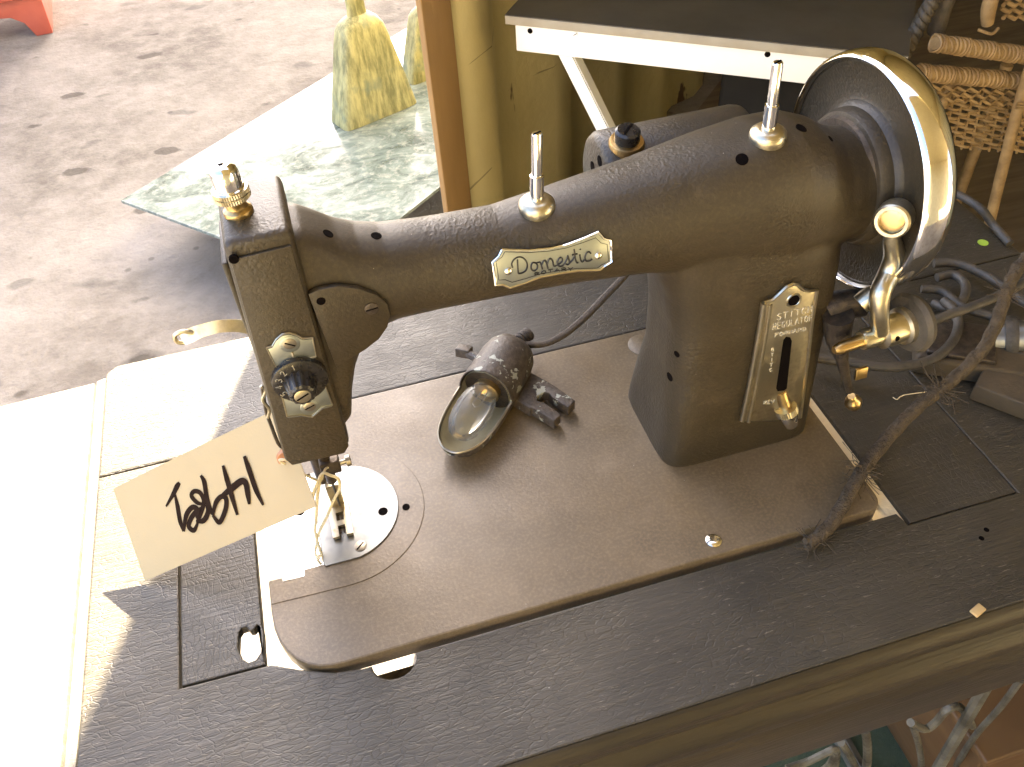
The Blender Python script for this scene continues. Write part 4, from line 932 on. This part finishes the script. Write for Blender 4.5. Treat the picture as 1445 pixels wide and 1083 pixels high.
for x, y in ((ax0 + .02, .03), (bw - .03, .03), (ax0 + .02, .46), (bw - .03, .46)):
    zt = -.03; zb_ = GZ + .03 - bo_.z
    if x < .1: continue
    obj('bench_leg', xf(box(x - .016, x + .016, y - .016, y + .016, zb_, zt), bfm), 'white_metal', bench, 0)
sbx = (inb(1012, 150, .12) - bo_).dot(bd)
sbo = thing('shade_box', bfm @ Vector(((sbx + bw) / 2, .25, GZ + .007 - bo_.z)), 'black shade box added for the dark under the workbench', 'shade box')  # added dark box, stands in for the shade under the bench
obj('box_body', bevelled(xf(box(sbx, bw - .06, .12, .44, GZ + .007 - bo_.z, -.105), bfm), .01), 'shade_black', sbo)
obj('box_lid', bevelled(xf(box(sbx - .008, bw - .052, .112, .448, -.1045, -.085), bfm), .006), 'shade_black', sbo)
obj('back_rail', xf(box(ax0, bw - .004, .47, .474, az0, -.0148), bfm), 'white_metal', bench, 0)

# ================================================================== RATTAN CHAIR
cy_ = .70
ch = thing('rattan_chair', (ony(1400, 200, cy_).x, cy_, GZ + .03), 'honey coloured woven rattan chair standing behind the table', 'chair')
def cp(u, v, dy=0.0):
    q = ony(u, v, cy_); return Vector((q.x, q.y + dy, q.z))
legp = [cp(1470, -20, -.03), cp(1444, 50, -.03), cp(1420, 130, -.03), cp(1398, 220, -.03), cp(1382, 290, -.03), cp(1362, 380, -.03)]
leg = obj('cane_leg', tube(legp, .0085, 12, 5), 'rattan', ch, 60)
obj('leg_wrap', join(*[tube([cp(1419 + (1398 - 1419) * 0 + k * 1.2 - 14, 132 - k * 3.5 + 3, -.041), cp(1419 + k * 1.2, 136 - k * 3.5, -.0425), cp(1419 + k * 1.2 + 14, 132 - k * 3.5 + 7, -.040)], .0018, 6, 3) for k in range(3)]), 'rattan', leg, 60)
def woven(u0, u1, v0, v1, rows, step, r, name, skew=0.0, dyk=0.0):
    for j in range(rows):
        v = v0 + (v1 - v0) * (j + .5) / rows; pts = []; n = max(3, int((u1 - u0) / step * 2))
        for k in range(n + 1):
            u = u0 + (u1 - u0) * k / n - skew * (v - v0)
            pts.append(cp(u, v + (u - u0) * .075, dyk + (.0032 if (k // 2 + j) % 2 else -.0032) + random.uniform(-.0004, .0004)))
        obj(name, tube(pts, r * random.uniform(.9, 1.08), 6, 2), 'rattan', ch, 60)
    for k in range(int((u1 - u0) / step) + 1):
        u = u0 + step * k
        obj('stake', tube([cp(u, v0 + (u - u0) * .075, dyk), cp(u - skew * (v1 - v0), v1 + (u - u0) * .075, dyk)], r * .85, 6, 0), 'rattan', ch, 60)
woven(1330, 1470, 128, 212, 13, 13, .0024, 'weave_strand', .22, .012)
for (va, vb, ua, ub, dyk, rr) in ((56, 66, 1312, 1470, -.012, .0120), (101, 104, 1296, 1470, -.004, .0125)):
    obj('rail_core', tube([cp(ua, va, dyk), cp(ub, vb + 12, dyk)], rr * .9, 12, 0), 'rattan', ch, 60)
    n = int((ub - ua) / 5.5)
    for k in range(n + 1):
        f = k / n; c0 = cp(ua + (ub - ua) * f, va + (vb + 12 - va) * f, dyk)
        obj('rail_wrap', tube([c0 + Vector((.002 * math.sin(a + k) + .0015 * math.cos(2 * a + k * 2), rr * .90 * math.cos(a), rr * .90 * math.sin(a))) for a in [j * math.pi / 6 for j in range(13)]], .0021, 6, 0), 'rattan', ch, 60)
for k in range(3):
    v = 118 + k * 8
    obj('weave_strand', tube([cp(1292 + 9 * i, v + i * .7 + (2 if (i + k) % 2 else -2), -.006 - (.004 if (i + k) % 2 else 0)) for i in range(19)], .0024, 6, 2), 'rattan', ch, 60)
obj('brace', tube([cp(1352, 118, .01), cp(1335, 150, .01), cp(1318, 195, .01)], .0085, 12, 4), 'rattan', ch, 60)
obj('back_post', tube([cp(1400, -20, -.005), cp(1392, 10, -.005), cp(1390, 32, -.005)], [.010, .010, .008], 12, 4), 'rattan', ch, 60)
for j in range(4):
    v = -6 + j * 9
    obj('weave_strand', tube([cp(1410 + 8 * i, v + i * .6 + (2 if (i + j) % 2 else -2), -.004 - (.004 if (i + j) % 2 else 0)) for i in range(8)], .0028, 6, 2), 'rattan', ch, 60)
obj('post_ring', tube([cp(1372, 37, -.012), cp(1385, 40, -.02), cp(1398, 34, -.015)], .0022, 6, 4), 'rattan', ch, 60)
for x_, y_ in ((1620, .05), (1620, .35)):
    q = cp(x_, 215, y_); obj('chair_leg', tube([q, Vector((q.x, q.y, GZ + .031))], .012, 10, 0), 'rattan', ch, 60)
# dark braided post of the chair beside the bench
for k in range(3):
    pts = []
    for i in range(30):
        f = i / 29; q = cp(1345 - 68 * f, -20 + 125 * f, .02); a = i * .9 + k * 2.1
        pts.append(q + Vector((.007 * math.cos(a), .006 * math.sin(a), 0)))
    obj('braid_strand', tube(pts, .0055, 6, 1), 'dark_rattan', ch, 60)
obj('dark_post', tube([cp(1372, -20, .03), cp(1352, 20, .03), cp(1340, 60, .03)], .012, 10, 3), 'dark_rattan', ch, 60)

# ================================================================== GLASS COFFEE TABLE, VASES
GT = -.62
ct = thing('glass_table', (.2, 1.7, GZ), 'low table with dusty greenish glass top, sunlit at its corner', 'coffee table')
g0 = onz(170, 283, GT); g1 = onz(590, 30, GT); g2 = onz(300, 331, GT)
ga = (g1 - g0).normalized(); gb = (g2 - g0); gb = (gb - ga * gb.dot(ga)).normalized()
gl0 = g0; L_, W_ = 1.25, .62
quad = [gl0, gl0 + (g2 - g0).normalized() * W_, gl0 + (g2 - g0).normalized() * W_ + ga * L_, gl0 + ga * L_]
obj('glass_top', bevelled(([Vector((q.x, q.y, GT - .008)) for q in quad] + [Vector((q.x, q.y, GT)) for q in quad], [(3, 2, 1, 0), (4, 5, 6, 7), (0, 1, 5, 4), (1, 2, 6, 5), (2, 3, 7, 6), (3, 0, 4, 7)]), .001), 'dusty_glass', ct, 0)
cen = (quad[0] + quad[1] + quad[2] + quad[3]) / 4
for q in quad:
    p_ = q + (cen - q) * .28
    obj('table_leg', box(p_.x - .02, p_.x + .02, p_.y - .02, p_.y + .02, GZ, GT - .0085), 'white_metal', ct, 0)
def vase(u0, v0, ux, vx, uy, vy, label):
    a = onz(u0, v0, GT); ex = onz(ux, vx, GT) - a; ey = onz(uy, vy, GT) - a
    W2, D2 = ex.length / 2, max(ey.length / 2, .028); xd = ex.normalized(); yd = Vector((-xd.y, xd.x, 0))
    c = a + xd * W2 + yd * D2
    fr = frame((c.x, c.y, GT + .0005), xd, yd, (0, 0, 1)); H = (ony(530, 22, c.y).z - GT) / .92
    R = [(0, 1.0, 1.0, 7), (.02, 1.0, 1.0, 7), (.30, .85, .93, 6), (.55, .70, .86, 5.5), (.75, .585, .80, 5), (.85, .52, .74, 4.5), (.91, .43, .62, 3.5), (.95, .30, .42, 2.6), (.965, .235, .32, 2.2), (1.0, .22, .30, 2), (1.22, .215, .29, 2), (1.26, .26, .34, 2), (1.29, .25, .33, 2)]
    rings = [sring((-W2 * s, -D2 * t_), (W2 * s, D2 * t_), e, 40, lambda p, q, z=h: fr @ Vector((p, q, z * H))) for h, s, t_, e in R]
    return tag(obj('flared_vase', loft(rings), 'vase', None, 40), label, 'vase')
vase(490, 188, 592, 146, 455, 174, 'weathered yellow flared vase standing clear on the glass tabletop')
vase(584, 122, 660, 90, 566, 110, 'greenish flared vase half hidden behind the brown container post')

# ================================================================== RED CABINET, RUG, TAN BOX
rcx = onz(75, 47, GZ); rd = (onz(0, 62, GZ) - rcx).normalized(); rbk = Vector((rd.y, -rd.x, 0))
if rbk.y < 0: rbk = -rbk
rfm = frame(rcx, rd, rbk, (0, 0, 1))
cab = thing('red_cabinet', rcx + rd * .3 + rbk * .2, 'red painted cabinet with arched bracket feet standing in the yard', 'cabinet')
ft = [(0, 0), (.055, 0), (.075, .05), (.11, .075), (.16, .08), (.20, .06), (.24, .015), (.27, 0), (.62, 0), (.62, .13), (-.01, .13)]
obj('arched_foot', bevelled(xf([Vector((x, y0, z)) for y0 in (0, .02) for x, z in ft] and ([(x, y0, z) for y0 in (0, .02) for x, z in ft], [tuple(range(11)), tuple(range(11, 22))[::-1]] + [(k, k + 11, (k + 1) % 11 + 11, (k + 1) % 11) for k in range(11)]), rfm), .003), 'red', cab)
obj('base_moulding', bevelled(xf(box(-.025, .64, -.02, .42, .1305, .165), rfm), .008), 'red', cab)
obj('cabinet_body', bevelled(xf(box(0, .62, .0, .40, .1655, .75), rfm), .004), 'red', cab)
obj('side_foot', xf(box(0, .018, .021, .40, 0, .13), rfm), 'red', cab, 0)
obj('side_foot', xf(box(.60, .62, .021, .40, 0, .13), rfm), 'red', cab, 0)
rg = obj('rug', bevelled(box(.22, 1.15, -.05, .62, GZ + .001, GZ + .010), .003), 'rug'); tag(rg, 'dark green rug lying under the sewing table', 'rug')
q = onz(1445, 1010, GZ + .12)
bxo = thing('wooden_crate', (q.x + .1, q.y + .1, GZ + .011), 'tan wooden crate standing on the green rug below the table', 'crate')
cz = GZ + .011; cx0, cy0 = onz(1388, 1075, GZ + .18).x, onz(1388, 1075, GZ + .18).y
obj('crate_body', bevelled(box(cx0, cx0 + .32, cy0, cy0 + .26, cz, GZ + .18), .004), 'tan_wood', bxo)
obj('crate_rim', bevelled(box(cx0 - .006, cx0 + .326, cy0 - .006, cy0 + .266, GZ + .1805, GZ + .195), .003), 'tan_wood', bxo)
